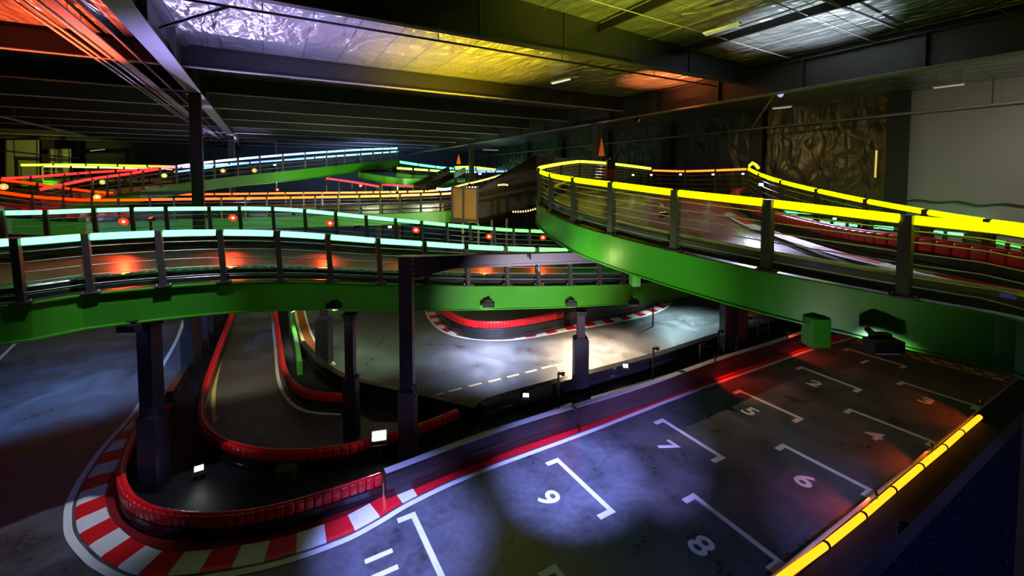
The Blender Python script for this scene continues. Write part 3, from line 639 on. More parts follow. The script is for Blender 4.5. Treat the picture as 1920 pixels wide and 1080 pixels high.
# white and yellow floodlights seen on those tracks
for x, y, Y, c, s, lab in ((7,350,17.5,(1,.6,.06),.12,'yellow lamp at the far left edge of the orange railed track'), (182,369.5,20.5,(1,.62,.05),.13,'yellow lamp on the orange railing left of centre'), (192,341.5,22,(.75,.85,.1),.11,'greenish lamp below the red rails, left one'), (308,329,24,(.6,.9,.1),.12,'greenish lamp below the red rails, right one'),
    (262,317.5,28,(1,.6,.2),.09,'small orange lamp on the far yellow rail'), (286,317,28,(1,.5,.2),.09,'small orange lamp where the red rails meet'), (330,322,27,(1,.55,.1),.09,'small orange lamp beside the left column'), (418,320,27.5,(1,.5,.05),.13,'orange lamp behind the white ramp railing, left one'), (477,319.5,28,(1,.45,.05),.14,'orange lamp behind the white ramp railing, right one'),
    (515,309,29,(1,.95,.7),.1,'pale lamp behind the white ramp railing'), (676,348,26,(1,.1,.08),.1,'red lamp under the far green ramp'), (520,355.5,25,(1,.1,.05),.08,'small red lamp under the middle of the ramp'), (828,355,27,(.95,.92,1),.13,'white lamp at the right end of the orange rails'), (900,326,40,(.85,1,1),.16,'white lamp below the far cyan lights'), (731,425.5,17.5,(1,.95,.8),.09,'small white lamp between the cyan rails'), (1117,296,21,(1,1,.8),0,'x')):
    if s: floodlight(U(x, y, Y), U(x, y + 40, Y - 3), c, 6 if Y < 30 else 0, lab, 120, s * 1.15, glow=7)
for x, y, Y, lab in ((122,309.5,30,'left'), (182,310,30,'middle'), (225,312,30,'right')):
    pass

# DECK 3: the white railed climbing ramp
n3 = [(66,357,18.8),(169,336,21),(240,326,23),(300,316.5,24),(400,303,25.2),(517,292,27),(617,284.5,30),(680,280.5,33.5),(746,278,38)]
f3 = [(0,335,21.5),(60,332,22.5),(120,327,24),(200,321.5,26),(330,314,28),(400,309.5,30),(500,303,32),(600,295,34.5),(680,289,38),(747,284,42)]
D3n, D3f = LED(n3), LED(f3)
WHI = [(0,(1,.03,.03)),(290,(1,.05,.06)),(335,(.8,.75,1)),(400,(.82,.92,1)),(520,(.72,.8,1)),(746,(.66,.95,1))]
deck('green sided ramp with white and blue light tubes climbing to the upper centre', D3n, D3f)
rail('near railing of the climbing ramp, red light tubes turning white', D3n, [72,118,172,200,223,245,268,300,331,358,402,446,487,530,572,612,646,676,699,717,731,745], lambda x: ip(WHI, x), 1.4, r=.065, cables=3, pw=.11, cable_r=.012)
rail('far railing of the climbing ramp, red light tubes turning white', D3f, [0,57,120,146,168,217,260,300,340,380,430,470,510,550,590,630,670,700,730], lambda x: ip(WHI, x), 1.4, r=.065, cables=2, pw=.11, cable_r=.012)
rail('short blue and white light tube railing between the ramp railings', LED([(330,322,27),(470,305,28.5),(590,296,31)]), 2.2, lambda x: (.5, .75, 1), 1.2, r=.06, cables=0, pw=.1)
for x, Y, y0, lab, wd in ((746,37.5,300,'thick olive column under the high end of the climbing ramp',.75), (712,35,303,'thin column under the ramp left of the thick one',.4)):
    p = U(x, 400, Y); column(lab, p.x, Y, U(x, 312, Y).z, wd, 0, cap=False, mt=ROOFST)
# DECK 7: far yellow-green rails
n7 = LED([(80,311.5,30),(190,314,31),(325,317,32)]); f7 = LED([(38,309.5,33),(140,309,34),(230,310.5,35),(330,312.5,36)])
deck('far elevated track with yellow green light tubes at the left', n7, f7)
rail('far yellow green light tube railing at the left', f7, 1.9, lambda x: ip([(38,(.9,.9,.05)),(200,(.65,.95,.05)),(330,(.95,.6,.1))], x), 1.1, r=.09, cables=0, pw=.13)
rail('pale yellow light tube railing just below the far yellow green one', n7, 1.7, lambda x: (.95, .9, .55), 1.0, r=.06, cables=2, pw=.13)
# DECK 8: far cyan and yellow rails right of the ramp
n8 = LED([(742,315,36),(800,319,38),(862,322.5,41),(930,321.5,46),(1010,320,52)]); f8 = LED([(748,303.5,42),(800,311,45),(850,316,48),(930,318,51),(1010,319,55)])
deck('far level track with small cyan and yellow lights behind the centre column', n8, f8)
rail('far cyan light tube railing right of the climbing ramp', f8, 2.6, lambda x: ip([(750,(.35,1,.75)),(880,(.3,.95,.8)),(1000,(.3,.7,.9))], x), 1.2, r=.12, cables=0, pw=.16)
rail('far yellow light tube railing right of the climbing ramp', n8, 1.6, lambda x: ip([(750,(.85,.95,.2)),(860,(.75,.95,.4)),(900,(.6,.6,.95)),(1010,(.3,.8,.8))], x), 1.2, r=.09, cables=2, pw=.2)
rail('short yellow light tube railing behind the centre column', LED([(852,313.5,47),(885,313,47),(930,318,48)]), 2.6, lambda x: (.95, .95, .1), 1.1, r=.09, cables=0, pw=.14)
# DECK 9: low green ramp and red lights under the climbing ramp
n9 = LED([(672,297,32.5),(712,303,31.5),(755,308,31),(795,309,31.5)]); f9 = LED([(690,291,38),(730,298,36.5),(775,304,36),(815,304,36)])
deck('short bright green ramp side seen under the high end of the climbing ramp', n9, f9, fas=.5)
r9 = LED([(612,334.5,31),(660,341,29.5),(712,350,28)])
rail('red light tube railing under the climbing ramp', r9, 1.6, lambda x: (1, .12, .12), 1.1, r=.06, cables=0, pw=.1)
rail('red light tube railing under the climbing ramp, right of the thick column', LED([(716,346,29),(740,347,29),(775,350,29.5)]), 1.2, lambda x: (1, .08, .1), 1.0, r=.06, cables=0, pw=.1)
# brown panelled ramp housing
t = thing('panelled_housing', 'brown and grey panelled ramp housing left of the yellow loop', 'ramp housing', G(900, 500) * .7)
def face(P, m, nm, th=.1, lab=None):
    b = MB(); n_ = (P[1] - P[0]).cross(P[2] - P[1]).normalized() * th; b.quad(*P); b.quad(*[p + n_ for p in P])
    for i in range(len(P)): b.quad(P[i], P[(i+1) % len(P)], P[(i+1) % len(P)] + n_, P[i] + n_)
    return b.build(nm, m, t, lab)
zb = U(895, 414, 22).z
A0, A1, A2 = U(848, 351, 23), U(895, 354, 22), U(1006, 292, 34)
A0b, A1b, A2b = [Vector((p.x, p.y, zb)) for p in (A0, A1, A2)]
m0, m0b = A0.lerp(A1, .45), A0b.lerp(A1b, .45)
face([A0, m0, m0b, A0b], PLY, 'front_panel'); face([m0, A1, A1b, m0b], PLY, 'front_panel')
GP = mat('grey_olive_board', (.16, .145, .11), .6, 0, .3, .05, 4, .2)
for i in range(4):
    p, q, r_, s_ = A1.lerp(A2, i/4), A1.lerp(A2, (i+1)/4), A1b.lerp(A2b, (i+1)/4), A1b.lerp(A2b, i/4); face([p, q, r_, s_], GP, 'side_panel')
face([A2, U(1100, 299, 33), Vector((U(1100, 299, 33).x, 33, zb)), A2b], GP, 'end_panel')
b = MB()
for P_ in (A0, m0, A1): b.bar(P_ + Vector((0, -.06, 0)), Vector((P_.x, P_.y - .06, zb)), .09, .09)
b.bar(A0b + Vector((-.1, -.08, -.05)), A1b + Vector((0, -.08, -.05)), .12, .22); b.bar(A1b + Vector((0, -.08, -.05)), A2b, .12, .22); b.bar(A1, A2, .1, .1); b.bar(A0, A1, .08, .08)
b.build('frame', ROOFST, t)
for x in (868, 897, 922, 950): 
    p = U(x, 420, 21.8 + (x - 868) * .03); column(f'thin leg under the panelled housing, {"first second third fourth".split()[(868,897,922,950).index(x)]} from the left', p.x, p.y, zb - .1, .12, 0, cap=False, mt=ROOFST)
# stair stringers left of it
t = thing('sloping_stair', 'dark sloping stair structure between the green ramp and the panelled housing', 'stair', G(850, 420) * .5)
b = MB(); b.bar(U(775, 352, 30), U(842, 318, 34), .12, .5); b.bar(U(800, 352, 28), U(872, 319, 32), .12, .4)
for i in range(9):
    a_, c_ = U(775, 352, 30).lerp(U(842, 318, 34), (i+.5)/9), U(800, 352, 28).lerp(U(872, 319, 32), (i+.5)/9); b.bar(a_, c_, .3, .05)
b.build('flight', ROOFST, t)
# string lights
def beads(name, label, pts, n, r, col, s):
    P = LED(pts); L = lens(P); t = thing(name, label, 'string lights', at_len(P, L, L[-1]/2)); b = MB(); b.tube(sub(P, 0, L[-1], .6), .01, 4); b.build('wire', BLACK, t)
    m = emis(col, s); b = MB()
    b.cone((0, 0, -r), (0, 0, r), r, r * .6, 6); me = b.mesh('bulb', m); im = world_of(t).inverted()
    for i in range(n): o = D.objects.new('bulb', me); COL.objects.link(o); o.parent = t; o.location = im @ at_len(P, L, L[-1]*(i+.5)/n)
beads('string_lights', 'string of small warm bulbs above the panelled housing', [(845,357,25),(880,352,25),(905,353,25)], 11, .07, (1,.85,.55), 2.5)
beads('string_lights', 'short string of yellow bulbs on the side of the panelled housing', [(933,347,24.5),(945,346,24.5),(953,347,24.5)], 6, .05, (1,.75,.2), 2)
beads('string_lights', 'string of white bulbs at the right end of the orange rails', [(818,354,24.4),(835,355,24.6),(852,352,25)], 9, .07, (.95,.92,1), 3)
beads('string_lights', 'low string of warm bulbs left of the yellow loop', [(960,397,17),(985,396,17),(1006,391,17)], 10, .035, (1,.7,.3), 2)
beads('string_lights', 'row of coloured far lights between the housing and the yellow loop', [(955,327,46),(985,328,46),(1010,330,44)], 10, .11, (1,.15,.3), 1.5)
# orange cones on poles
for x, y0, y1, yb, Y, wd, lab in ((1128,254,292.5,372,23.5,11.5,'tall folded orange parasol behind the yellow loop'), (860,287,307.5,330,42,9,'small folded orange parasol far behind near the centre column')):
    p, q, g = U(x, y0, Y), U(x, y1, Y), U(x, yb, Y); r = wd / 2 / F * Y; t = thing('folded_parasol', lab, 'parasol', g, group=None)
    b = MB(); P = []
    n = 16
    for k in range(n):
        a = 2*math.pi*k/n; rr = r * (1 if k % 2 else .72); b.v.append((q.x + math.cos(a)*rr, q.y + math.sin(a)*rr, q.z))
    b.v.append(tuple(p)); b.v.append((q.x, q.y, q.z + .08))
    for k in range(n): b.f.append((k, (k+1) % n, n)); b.f.append(((k+1) % n, k, n+1)); b.m += [0, 0]; b.sm += [False, False]
    b.build('folded_canopy', mat('orange_canvas', (1, .2, .02), .6, 0, .3, .05, 10), t)
    b = MB(); b.tube([g, p + Vector((0, 0, .03))], .025, 6); b.build('pole', POST, t)
# dark speaker on the loop rail
t = thing('rail_speaker', 'small dark device with a pale top standing on the far railing of the loop', 'speaker', U(1144, 332, 19.8))
b = MB(); b.box(U(1145, 308, 19.8), (.36, .3, .42)); b.build('housing', HOUS, t); b = MB(); b.cone(U(1144, 300, 19.75), U(1144, 295.5, 19.75), .07, .04, 8); b.build('cap', WHITE, t)
b = MB(); b.tube([U(1145, 313, 19.8), U(1145, 335, 19.8)], .04, 6); b.build('stand', POST, t)
b = MB(); b.box(U(1144, 325, 20.1), (.34, .2, .5)); b.build('red_panel', mat('dark_red_sheet', (.5, .01, .01), .4), t)

# DECK 6: cyan rails at right beyond the loop
n6 = LED([(1440,398,17.5),(1527,414.5,15),(1590,421,14.2),(1695,430,13.2),(1735,434,12.9),(1810,441,12.5),(1850,449,12.2),(1920,464,11.6),(2000,482,11)])
f6 = LED([(1455,396.5,20),(1533,400,18.8),(1690,409,17),(1850,420,16),(2000,436,15)])
deck('lower elevated track with cyan light tubes seen beyond the yellow loop on the right', n6, f6)
rail('cyan to green light tube railing seen through the yellow loop railing at right', n6, [1492,1527,1560,1589,1612,1635,1680,1735,1772,1810,1850,1890,1920], lambda x: ip([(1500,(.35,1,.72)),(1800,(.4,1,.68)),(1860,(.1,1,.2))], x), 1.1, r=.05, cables=3, pw=.1)
rail('pale cyan railing behind the other one beyond the yellow loop', f6, 1.8, lambda x: (.4, .95, .75), .9, r=.05, cables=0, pw=.1)
b6 = offset(up(resample(n6, 60), -1.0), .5)
barrier('red topped barrier on the lower track beyond the yellow loop', b6, .4, .3, .2, red_range='all', block=.3)
for x, y, lab in ((1565,410,'left'), (1682,419,'right')): floodlight(U(x, y, 12.9), U(x, y + 50, 12), (.95, .95, 1), 0, f'small white lamp under the yellow tubes at right, {lab} one', 100, .07, glow=8)
for x, Y, lab in ((1725, 12.0, 'left'), (1840, 11.6, 'right')): p = U(x, 440, Y); column(f'square green tinted column beyond the yellow loop, {lab} of two', p.x, p.y, U(x, 425, Y).z, .38, 0, cap=False, mt=mat('olive_steel', (.10, .14, .06), .5), z0=U(x, 470, Y).z - .35)

# ================================================================== GROUND FLOOR
def GP_(pts, n=10, z=0): return catmull([G(*p, z) for p in pts], n)
# near hairpin: white line, striped kerb, red topped barrier
wl = GP_([(345,600),(330,640),(296,700),(252,772),(196,836),(156,892),(131,940),(126,977),(131,1008),(156,1041),(184,1064),(240,1090),(320,1092),(410,1081),(522,1058),(640,1017),(705,984),(780,940),(900,886),(1100,812),(1280,742),(1440,685),(1525,655),(1600,634)], 14)
strip('painted_line', 'broad pale line around the near hairpin and along the whole grid straight', wl, -.05, .06, WHITE, z=.008)
kin = offset(wl, .11); Lk = lens(kin); lk = len_at_px(list(kin), 690)
# find where the kerb joins the straight: nearest arc length to the point (700,984)
def nearest_len(P, q):
    L = lens(P); i = min(range(len(P)), key=lambda j: (P[j] - q).length); return L[i]
le = nearest_len(kin, G(790, 935)); ls = nearest_len(kin, G(285, 745))
kp = sub(kin, ls, le, .155); ks = 3
b = MB(); b.sweep(kp, [(0, 0), (.0, .012), (.06, .03), (.40, .045), (.42, 0)], ms=lambda i, k: 1 if (i // ks) % 2 else 0)
o = b.build('track_kerb', [REDP, WHITE]); tag(o, 'wide red and white block kerb around the near hairpin', 'kerb')
b = MB(); b.sweep(sub(kin, le, Lk[-1], .5), [(0.0, 0), (0, .012), (.30, .02), (.30, 0)]); tag(b.build('track_kerb', REDP), 'narrow plain red kerb running along the grid straight', 'kerb')
b = MB(); b.sweep(sub(kin, ls, le, .3), [(.425, 0), (.425, .02), (.72, .02), (.72, 0)]); tag(b.build('red_apron', mat('dark_red_floor_paint', (.22, .006, .008), .5)), 'dark red painted apron between the block kerb and the near barrier', 'painted apron')
hb = GP_([(262,782,.45),(240,815,.45),(224,866,.45),(220,905,.45),(241,940,.45),(297,966,.45),(400,976,.45),(500,966,.45),(600,940,.45),(718,893,.45)] and [], 2) if False else catmull([G(x, y, .45) for x, y in [(262,787),(240,826),(223,870),(222,902),(243,938),(300,963),(400,969),(500,957),(600,930),(717,892)]], 12)
hb = flat(hb, 0)
hb = offset(hb, .05)
barrier('near red topped barrier curving around the bottom left hairpin', hb, .45, .13, .19, red_range='all', block=.15)
# long wall along the straight
wp = flat([G(x, y, .56) for x, y in [(724,888),(949,805),(1209,725),(1350,675),(1440,647),(1545,612)]], 0); wp = catmull(wp, 8)
WALLG = mat('scuffed_purple_grey_board', (.045, .03, .03), .4, 0, .5, .08, 6, .5, 2, 0, (1, 1, 6))
wp = offset(wp, .07)
t = thing('boundary_wall', 'long scuffed purple grey low wall between the grid straight and the inner floor', 'low wall', wp[20])
b = MB(); b.sweep(wp, [(-.05, 0), (.08, 0), (.06, .55), (-.05, .55), (-.06, .33), (-.08, .30), (-.08, .22), (-.06, .19)]); b.build('panels', WALLG, t)
b = MB(); b.sweep(up(wp, .555), [(-.08, 0), (.08, 0), (.08, .02), (-.08, .02)]); b.build('top_rail', mat('pale_top_rail', (.45, .45, .5), .3, .3), t)
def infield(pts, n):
    b = MB(); P = [G(x, y) for x, y in pts]; b.quad(*[p + Vector((0, 0, .006)) for p in P]); return struct(b.build('floor', mat('black_infield_sheet', (.006, .006, .008), .6, 0, .25, .05, 9)))  # near-black sheet laid just above the floor between the barriers
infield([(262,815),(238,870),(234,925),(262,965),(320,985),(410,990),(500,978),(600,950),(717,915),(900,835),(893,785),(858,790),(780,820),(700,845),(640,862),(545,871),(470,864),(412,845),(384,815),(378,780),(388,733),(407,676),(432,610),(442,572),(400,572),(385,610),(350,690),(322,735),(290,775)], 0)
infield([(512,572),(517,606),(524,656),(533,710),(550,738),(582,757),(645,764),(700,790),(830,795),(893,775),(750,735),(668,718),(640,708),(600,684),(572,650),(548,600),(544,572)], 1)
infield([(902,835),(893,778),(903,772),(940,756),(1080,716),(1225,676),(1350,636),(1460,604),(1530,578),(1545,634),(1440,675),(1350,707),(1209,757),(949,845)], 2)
# middle lane: red barriers with painted lines
b2p = flat(catmull([G(x, y, .45) for x, y in [(442,560),(432,595),(407,660),(388,715),(378,762),(384,797),(412,823),(470,841),(545,847),(640,838),(700,822),(780,800),(858,770)]], 12), 0)
barrier('long red topped barrier of the middle lane, curving around its near end', b2p, .46, .15, .18, red_range='all', block=.16)
strip('painted_line', 'yellowish line inside the left barrier of the middle lane', GP_([(441,560),(437,590),(420,650),(404,715),(400,760),(404,792)]), -.05, .05, YEL)
b3p = flat(catmull([G(x, y, .45) for x, y in [(512,560),(517,590),(524,640),(533,690),(550,718),(582,735),(645,741)]], 12), 0)
barrier('short red topped barrier right of the middle lane ending at the middle column', b3p, .46, .14, .18, red_range='all', block=.17)
strip('painted_line', 'grey line around the right side of the middle lane', GP_([(508,560),(511,600),(516,655),(522,712),(540,750),(575,772),(638,778)]), -.04, .05, WHITE)
strip('painted_line', 'pale blue lit line at the far left of the dark lane', GP_([(-40,708),(0,672),(42,632),(90,590)]), -.05, .05, WHITE)
edge = flat(catmull([G(x, y, .35) for x, y in [(395,600),(375,640),(345,690),(318,735)]], 8), 0)
barrier('low black barrier beside the blue lit lane', edge, .36, .2, .1)
# curved kerb and black wall of the lit middle floor
kk = GP_([(592,560),(580,585),(584,620),(600,655),(626,685),(650,700)], 12)
kk = GP_([(566,560),(572,590),(582,622),(598,652),(628,684)], 12)
strip('track_kerb', 'brown red curved kerb left of the slim far column', kk, -.30, -.04, mat('brown_kerb_paint', (.35, .09, .02), .5), cat='kerb')
strip('painted_line', 'yellow line along the brown curved kerb', kk, -.42, -.31, YEL)
strip('painted_line', 'pale outer line along the brown curved kerb', kk, -.03, .04, WHITE)
gw = flat(catmull([G(x, y, .4) for x, y in [(540,560),(547,600),(556,640),(562,680)]], 8), 0)
barrier('narrow green topped barrier left of the brown curved kerb', gw, .45, .16, .2, base=mat('green_barrier_plastic', (.08, .45, .06), .4))
mw = catmull([G(x, y, .35) for x, y in [(566,640),(600,676),(640,702),(668,712),(750,730),(893,762)]], 10)
barrier('black low wall with a light edge bounding the lit middle floor on the left', flat(mw, 0), .36, .22, .1)
mw2 = catmull([G(x, y, .35) for x, y in [(903,762),(940,746),(1080,707),(1225,668),(1350,628),(1460,596),(1530,572)]], 10)
barrier('rounded black bumper wall bounding the lit middle floor on the right', flat(mw2, 0), .40, .30, .1)
# far kerb and barrier island
k2 = GP_([(792,560),(797,580),(806,600),(826,619),(860,632),(920,638.5),(985,635),(1080,618),(1180,600),(1236,584),(1257,569),(1250,556)], 12)
strip('painted_line', 'pale line around the far island with the red and white kerb', k2, -.05, .05, WHITE, z=.01)
kk2 = sub(offset(k2, .07), 0, lens(offset(k2, .07))[-1], .12)
b = MB(); b.sweep(kk2, [(0, 0), (0, .01), (.40, .03), (.40, 0)], ms=lambda i, k: 1 if (i // 4) % 2 else 0); tag(b.build('track_kerb', [REDP, WHITE]), 'red and white block kerb around the far island beyond the green side plate', 'kerb')
ib = flat(catmull([G(x, y, .62) for x, y in [(818,560),(832,580),(858,596),(890,605),(940,606),(990,600),(1055,587)]], 12), 0)
barrier('red topped barrier on the far island under the green side plate', ib, .66, .2, .2, red_range='all', block=.13)
ib2 = flat(catmull([G(x, y, .45) for x, y in [(1057,589),(1120,577),(1190,566),(1230,552)]], 8), 0)
barrier('plain dark barrier continuing from the red one on the far island', ib2, .5, .22, .1, base=mat('brown_grey_barrier', (.09, .065, .05), .5))
# dashed line and number marks
for i, (x, y) in enumerate([(819,740.5),(853,731.5),(891,722),(927.5,713.5),(962,705),(996,696.5),(1026,688.5),(1049,684)]):
    c = G(x, y); b = MB(); b.box(c + Vector((0, 0, .006)), (.42, .10, .006), rz=math.atan2(G(1026,688.5).y - G(853,731.5).y, G(1026,688.5).x - G(853,731.5).x))
    tag(b.build('painted_dash', YEL), f"painted dash on the lit middle floor, {['first','second','third','fourth','fifth','sixth','seventh','eighth'][i]} from the left", 'dash', 'dashes of the broken line')
for i, (P0, P1) in enumerate([((1046,694),(1066,688)),((1052,698),(1072,692)),((1058,690),(1072,700)),((1045,690),(1058,686))]):
    a_, c_ = G(*P0), G(*P1); b = MB(); b.bar(a_ + Vector((0,0,.007)), c_ + Vector((0,0,.007)), .06, .006)
    tag(b.build('painted_mark', YEL), f"small painted stroke beside the right column, {['front','middle','crossing','rear'][i]} one", 'painted mark')
o_ = G(1410, 592); b = MB(); b.bar(o_ + Vector((-.5, 0, .006)), o_ + Vector((.9, .5, .006)), .5, .006); tag(b.build('painted_patch', mat('orange_floor_paint', (.8, .2, .04), .5)), 'orange painted patch on the floor right of the column pair', 'painted patch')
# start grid
NW = dict(zip('1 2 3 4 5 6 7 8 9 11'.split(), 'one two three four five six seven eight nine eleven'.split()))
boxes = {'1': ((1588,653),(1703,687),(1620,679)), '2': ((1501,687),(1618,731),(1527,720)), '3': ((1689,715),(1839,763),(1737,752)), '4': ((1592,766),(1758,830),(1640,817)), '5': ((1386,731),(1508,786),(1406,772)),
         '6': ((1467,832),(1643,922),(1508,902)), '7': ((1242,785),(1361,859),(1250,837)), '8': ((1300,925),(1473,1057),(1313,1024)), '9': ((1046,859),(1155,961),(1027,935)), '11': ((778,960),None,(712,1060)), '10': ((1041,1058),None,None)}
v9 = G(1155, 961) - G(1046, 859)
for k, (l, r_, c) in boxes.items():
    a_ = G(*l); e_ = G(*r_) if r_ else a_ + v9
    t = thing('grid_box_marking', f'white painted starting box with the numeral {NW[k]} on the grid straight' if c else 'white painted starting box cut off by the lower frame edge beside box eleven', 'start box', a_.lerp(e_, .5))
    d = (e_ - a_).normalized(); back = -DA; b = MB(); h_ = Vector((0, 0, .006)); b.bar(a_ + back * .05 + h_, e_ + back * .05 + h_, .10, .006); b.bar(a_ + d * .06 + h_ * 1.1, a_ + d * .06 + back * .34 + h_ * 1.1, .12, .006); b.bar(e_ - d * .06 + h_ * 1.1, e_ - d * .06 + back * .36 + h_ * 1.1, .12, .006)
    b.build('bracket_line', WHITE, t)
    if c:
        cu = D.curves.new('n', 'FONT'); cu.body = k; cu.size = .62; cu.align_x = 'CENTER'; cu.align_y = 'CENTER'; cu.offset = .012; cu.extrude = .003
        to = D.objects.new('n', cu); COL.objects.link(to); bpy.context.view_layer.update()
        me = D.meshes.new_from_object(to.evaluated_get(bpy.context.evaluated_depsgraph_get())); D.objects.remove(to)
        me.materials.clear(); me.materials.append(WHITE); g_ = G(*c); ri = -DB
        M = Matrix(((ri.x * 1.12, DA.x, 0, g_.x), (ri.y * 1.12, DA.y, 0, g_.y), (0, 0, 1, .006), (0, 0, 0, 1)))
        me.transform(world_of(t).inverted() @ M); o = D.objects.new('numeral', me); COL.objects.link(o); o.parent = t
# finish line
a_, e_ = G(1596, 641), G(1893, 718); d = (e_ - a_); L_ = d.length; d.normalize(); nn = DA
b = MB(); z_ = Vector((0, 0, .006)); b.bar(a_ + z_, e_ + z_, .06, .004); b.bar(a_ + nn * .5 + z_, e_ + nn * .5 + z_, .06, .004); n_ = int(L_ / .24)
for i in range(n_):
    for j in (0, 1):
        if (i + j) % 2: b.bar(a_ + d * (i * .24) + nn * (.13 + j * .2) + z_, a_ + d * ((i+1) * .24) + nn * (.13 + j * .2) + z_, .2, .004)
tag(b.build('finish_line', YEL), 'checkered yellowish start and finish line at the top of the grid', 'finish line')
# thin poles between the walls
for i, (x, y0, y1) in enumerate([(1047,699,772),(1225,652,713),(1313,645,682),(1348,620,672),(1402,595,655),(1422,607,650),(1443,594,641)]):
    g = G(x, y1); p = U(x, y0, g.y); t = thing('slim_pole', f"slim black pole between the two low walls, {['first','second','third','fourth','fifth','sixth','seventh'][i]} from the left", 'pole', g, group='slim black poles')
    b = MB(); b.tube([g, p], .03, 6); b.build('pole', HOUS, t); b = MB(); b.box(p + Vector((.05, 0, -.02)), (.14, .06, .05)); b.cone(p + Vector((.12, -.02, -.06)), p + Vector((.12, -.02, .02)), .05, .05, 8); b.build('head', HOUS, t)
# floor floodlights
floodlight(G(711, 817, .62), Vector((-.6, 0, 5)), (.93, .97, 1), 25, 'bright white floor lamp in front of the red barrier beside the portal post', 130, .22, glow=40, stand=.35)
floodlight(G(373, 878, .25), Vector((-1, 0, 4)), (.9, .97, 1), 6, 'white floor lamp on the black ground inside the near hairpin', 120, .12, glow=14, stand=.1)
floodlight(G(986, 741, .5), Vector((-.5, 0, 4)), (.9, .93, 1), 12, 'white lamp on the bumper wall left of the padded column', 130, .11, glow=30)
floodlight(G(1173, 686, .5), Vector((.5, 0, 4)), (.9, .92, 1), 12, 'white lamp on the bumper wall right of the padded column', 130, .11, glow=30)
floodlight(G(550, 583, 1.2), G(575, 640), (1, 1, .85), 60, 'small white lamp under the green side plate left of the curved kerb', 120, .14, glow=12, stand=1.0)
# small grey box on the ground
t = thing('junction_box', 'small grey rounded box on the black ground inside the hairpin', 'box', G(538, 895))
bm = bmesh.new(); bmesh.ops.create_cube(bm, size=1); g = G(538, 895)
for v in bm.verts: v.co = Vector((v.co.x * .40, v.co.y * .3, (v.co.z + .5) * .26))
bmesh.ops.bevel(bm, geom=bm.edges[:], offset=.04, segments=3, affect='EDGES'); bm.transform(Matrix.Rotation(.2, 4, 'Z'))
me = D.meshes.new('case'); bm.to_mesh(me); bm.free(); me.materials.append(mat('dull_grey_case', (.12, .115, .11), .5)); o = D.objects.new('case', me); COL.objects.link(o); o.parent = t
b = MB(); b.tube([g + Vector((-.2, 0, .1)), g + Vector((-.5, .1, .01)), g + Vector((-1.2, .5, .01))], .012, 5); b.build('cable', BLACK, t)

# right hand kerb wall with its yellow tube
yp = [G(1420, 1116, .42), G(1920, 706, .42)]; yd = (yp[1] - yp[0]).normalized()
t = thing('edge_wall', 'black low wall with a yellow light tube along the right of the grid', 'low wall', flat([yp[0].lerp(yp[1], .5)], 0)[0])
b = MB(); P_ = [yp[0] - yd * 2, yp[1] + yd * 5]; P_ = flat(P_, 0); b.sweep(P_, [(-.07, 0), (.08, 0), (.08, .36), (-.07, .36)]); b.build('wall_body', BLACK, t)
b = MB(); b.sweep(P_, [(-3.4, 0), (-.07, 0), (-.07, .33), (-3.4, .33)]); b.build('wall_top_dark_cover', mat('unlit_floor_black', (.003, .006, .007), .8, 0, .2), t)  # top widened in near-black to paint in the unlit floor behind the wall
b = MB(); b.sweep([p + Vector((0, 0, .36)) for p in P_], [(.05, 0), (.08, 0), (.08, .05), (.05, .05)]); b.build('edge_trim', mat('pale_edge_trim', (.5, .48, .45), .35, .3), t)
J = [G(x, y, .42) for x, y in [(1420,1116),(1549,1022),(1619,966),(1675,918),(1727,874),(1771,838),(1803,810),(1838,781)]]
for a_, e_ in zip(J, J[1:]):
    dd = (e_ - a_).normalized(); b = MB(); b.tube([a_ + dd * .03, e_ - dd * .03], .052, 10); b.build('light_tube', tube_glow((.93, .70, .02), 1), t)
    b = MB(); b.tube([e_ - dd * .03, e_ + dd * .03], .058, 8); b.build('tube_joint', HOUS, t)
# perforated panel of the viewer's own platform
def perf():
    m = D.materials.new('blue_black_perforated_sheet'); m.use_nodes = True; nt = m.node_tree; b = nt.nodes['Principled BSDF']; N = nt.nodes.new; K = nt.links.new
    tc = N('ShaderNodeTexCoord'); v = N('ShaderNodeTexVoronoi'); v.inputs['Scale'].default_value = 42; v.inputs['Randomness'].default_value = .12; K(tc.outputs['Object'], v.inputs[0])
    g_ = N('ShaderNodeMath'); g_.operation = 'LESS_THAN'; g_.inputs[1].default_value = .30; K(v.outputs['Distance'], g_.inputs[0])
    n = N('ShaderNodeTexNoise'); n.inputs['Scale'].default_value = 60; K(tc.outputs['Object'], n.inputs[0]); g2 = N('ShaderNodeMath'); g2.operation = 'GREATER_THAN'; g2.inputs[1].default_value = .70; K(n.outputs[0], g2.inputs[0])
    mx = N('ShaderNodeMixRGB'); mx.inputs[1].default_value = (.035, .04, .17, 1); mx.inputs[2].default_value = (.004, .004, .012, 1); K(g_.outputs[0], mx.inputs[0])
    mx2 = N('ShaderNodeMixRGB'); mx2.inputs[2].default_value = (1, .8, .7, 1); K(g2.outputs[0], mx2.inputs[0]); K(mx.outputs[0], mx2.inputs[1]); K(mx2.outputs[0], b.inputs['Base Color'])
    b.inputs['Roughness'].default_value = .45; return m
zp = H - 2.1
a_, e_ = G(1560, 1126, zp), G(1915, 774, zp); dd = (e_ - a_).normalized(); e_ = e_ + dd * .6
t = thing('perforated_parapet', 'dark blue perforated panel in the lower right corner, nearest to the viewer', 'parapet panel', a_.lerp(e_, .5))
off = -DB * 1.2 + Vector((0, 0, -.9)); s_ = -DB * .05 + Vector((0, 0, -.02))
b = MB(); b.quad(a_ + s_, e_ + s_, e_ + off, a_ + off); b.quad(*[p - Vector((0, 0, .03)) for p in (a_ + s_, e_ + s_, e_ + off, a_ + off)]); b.build('perforated_sheet', perf(), t)
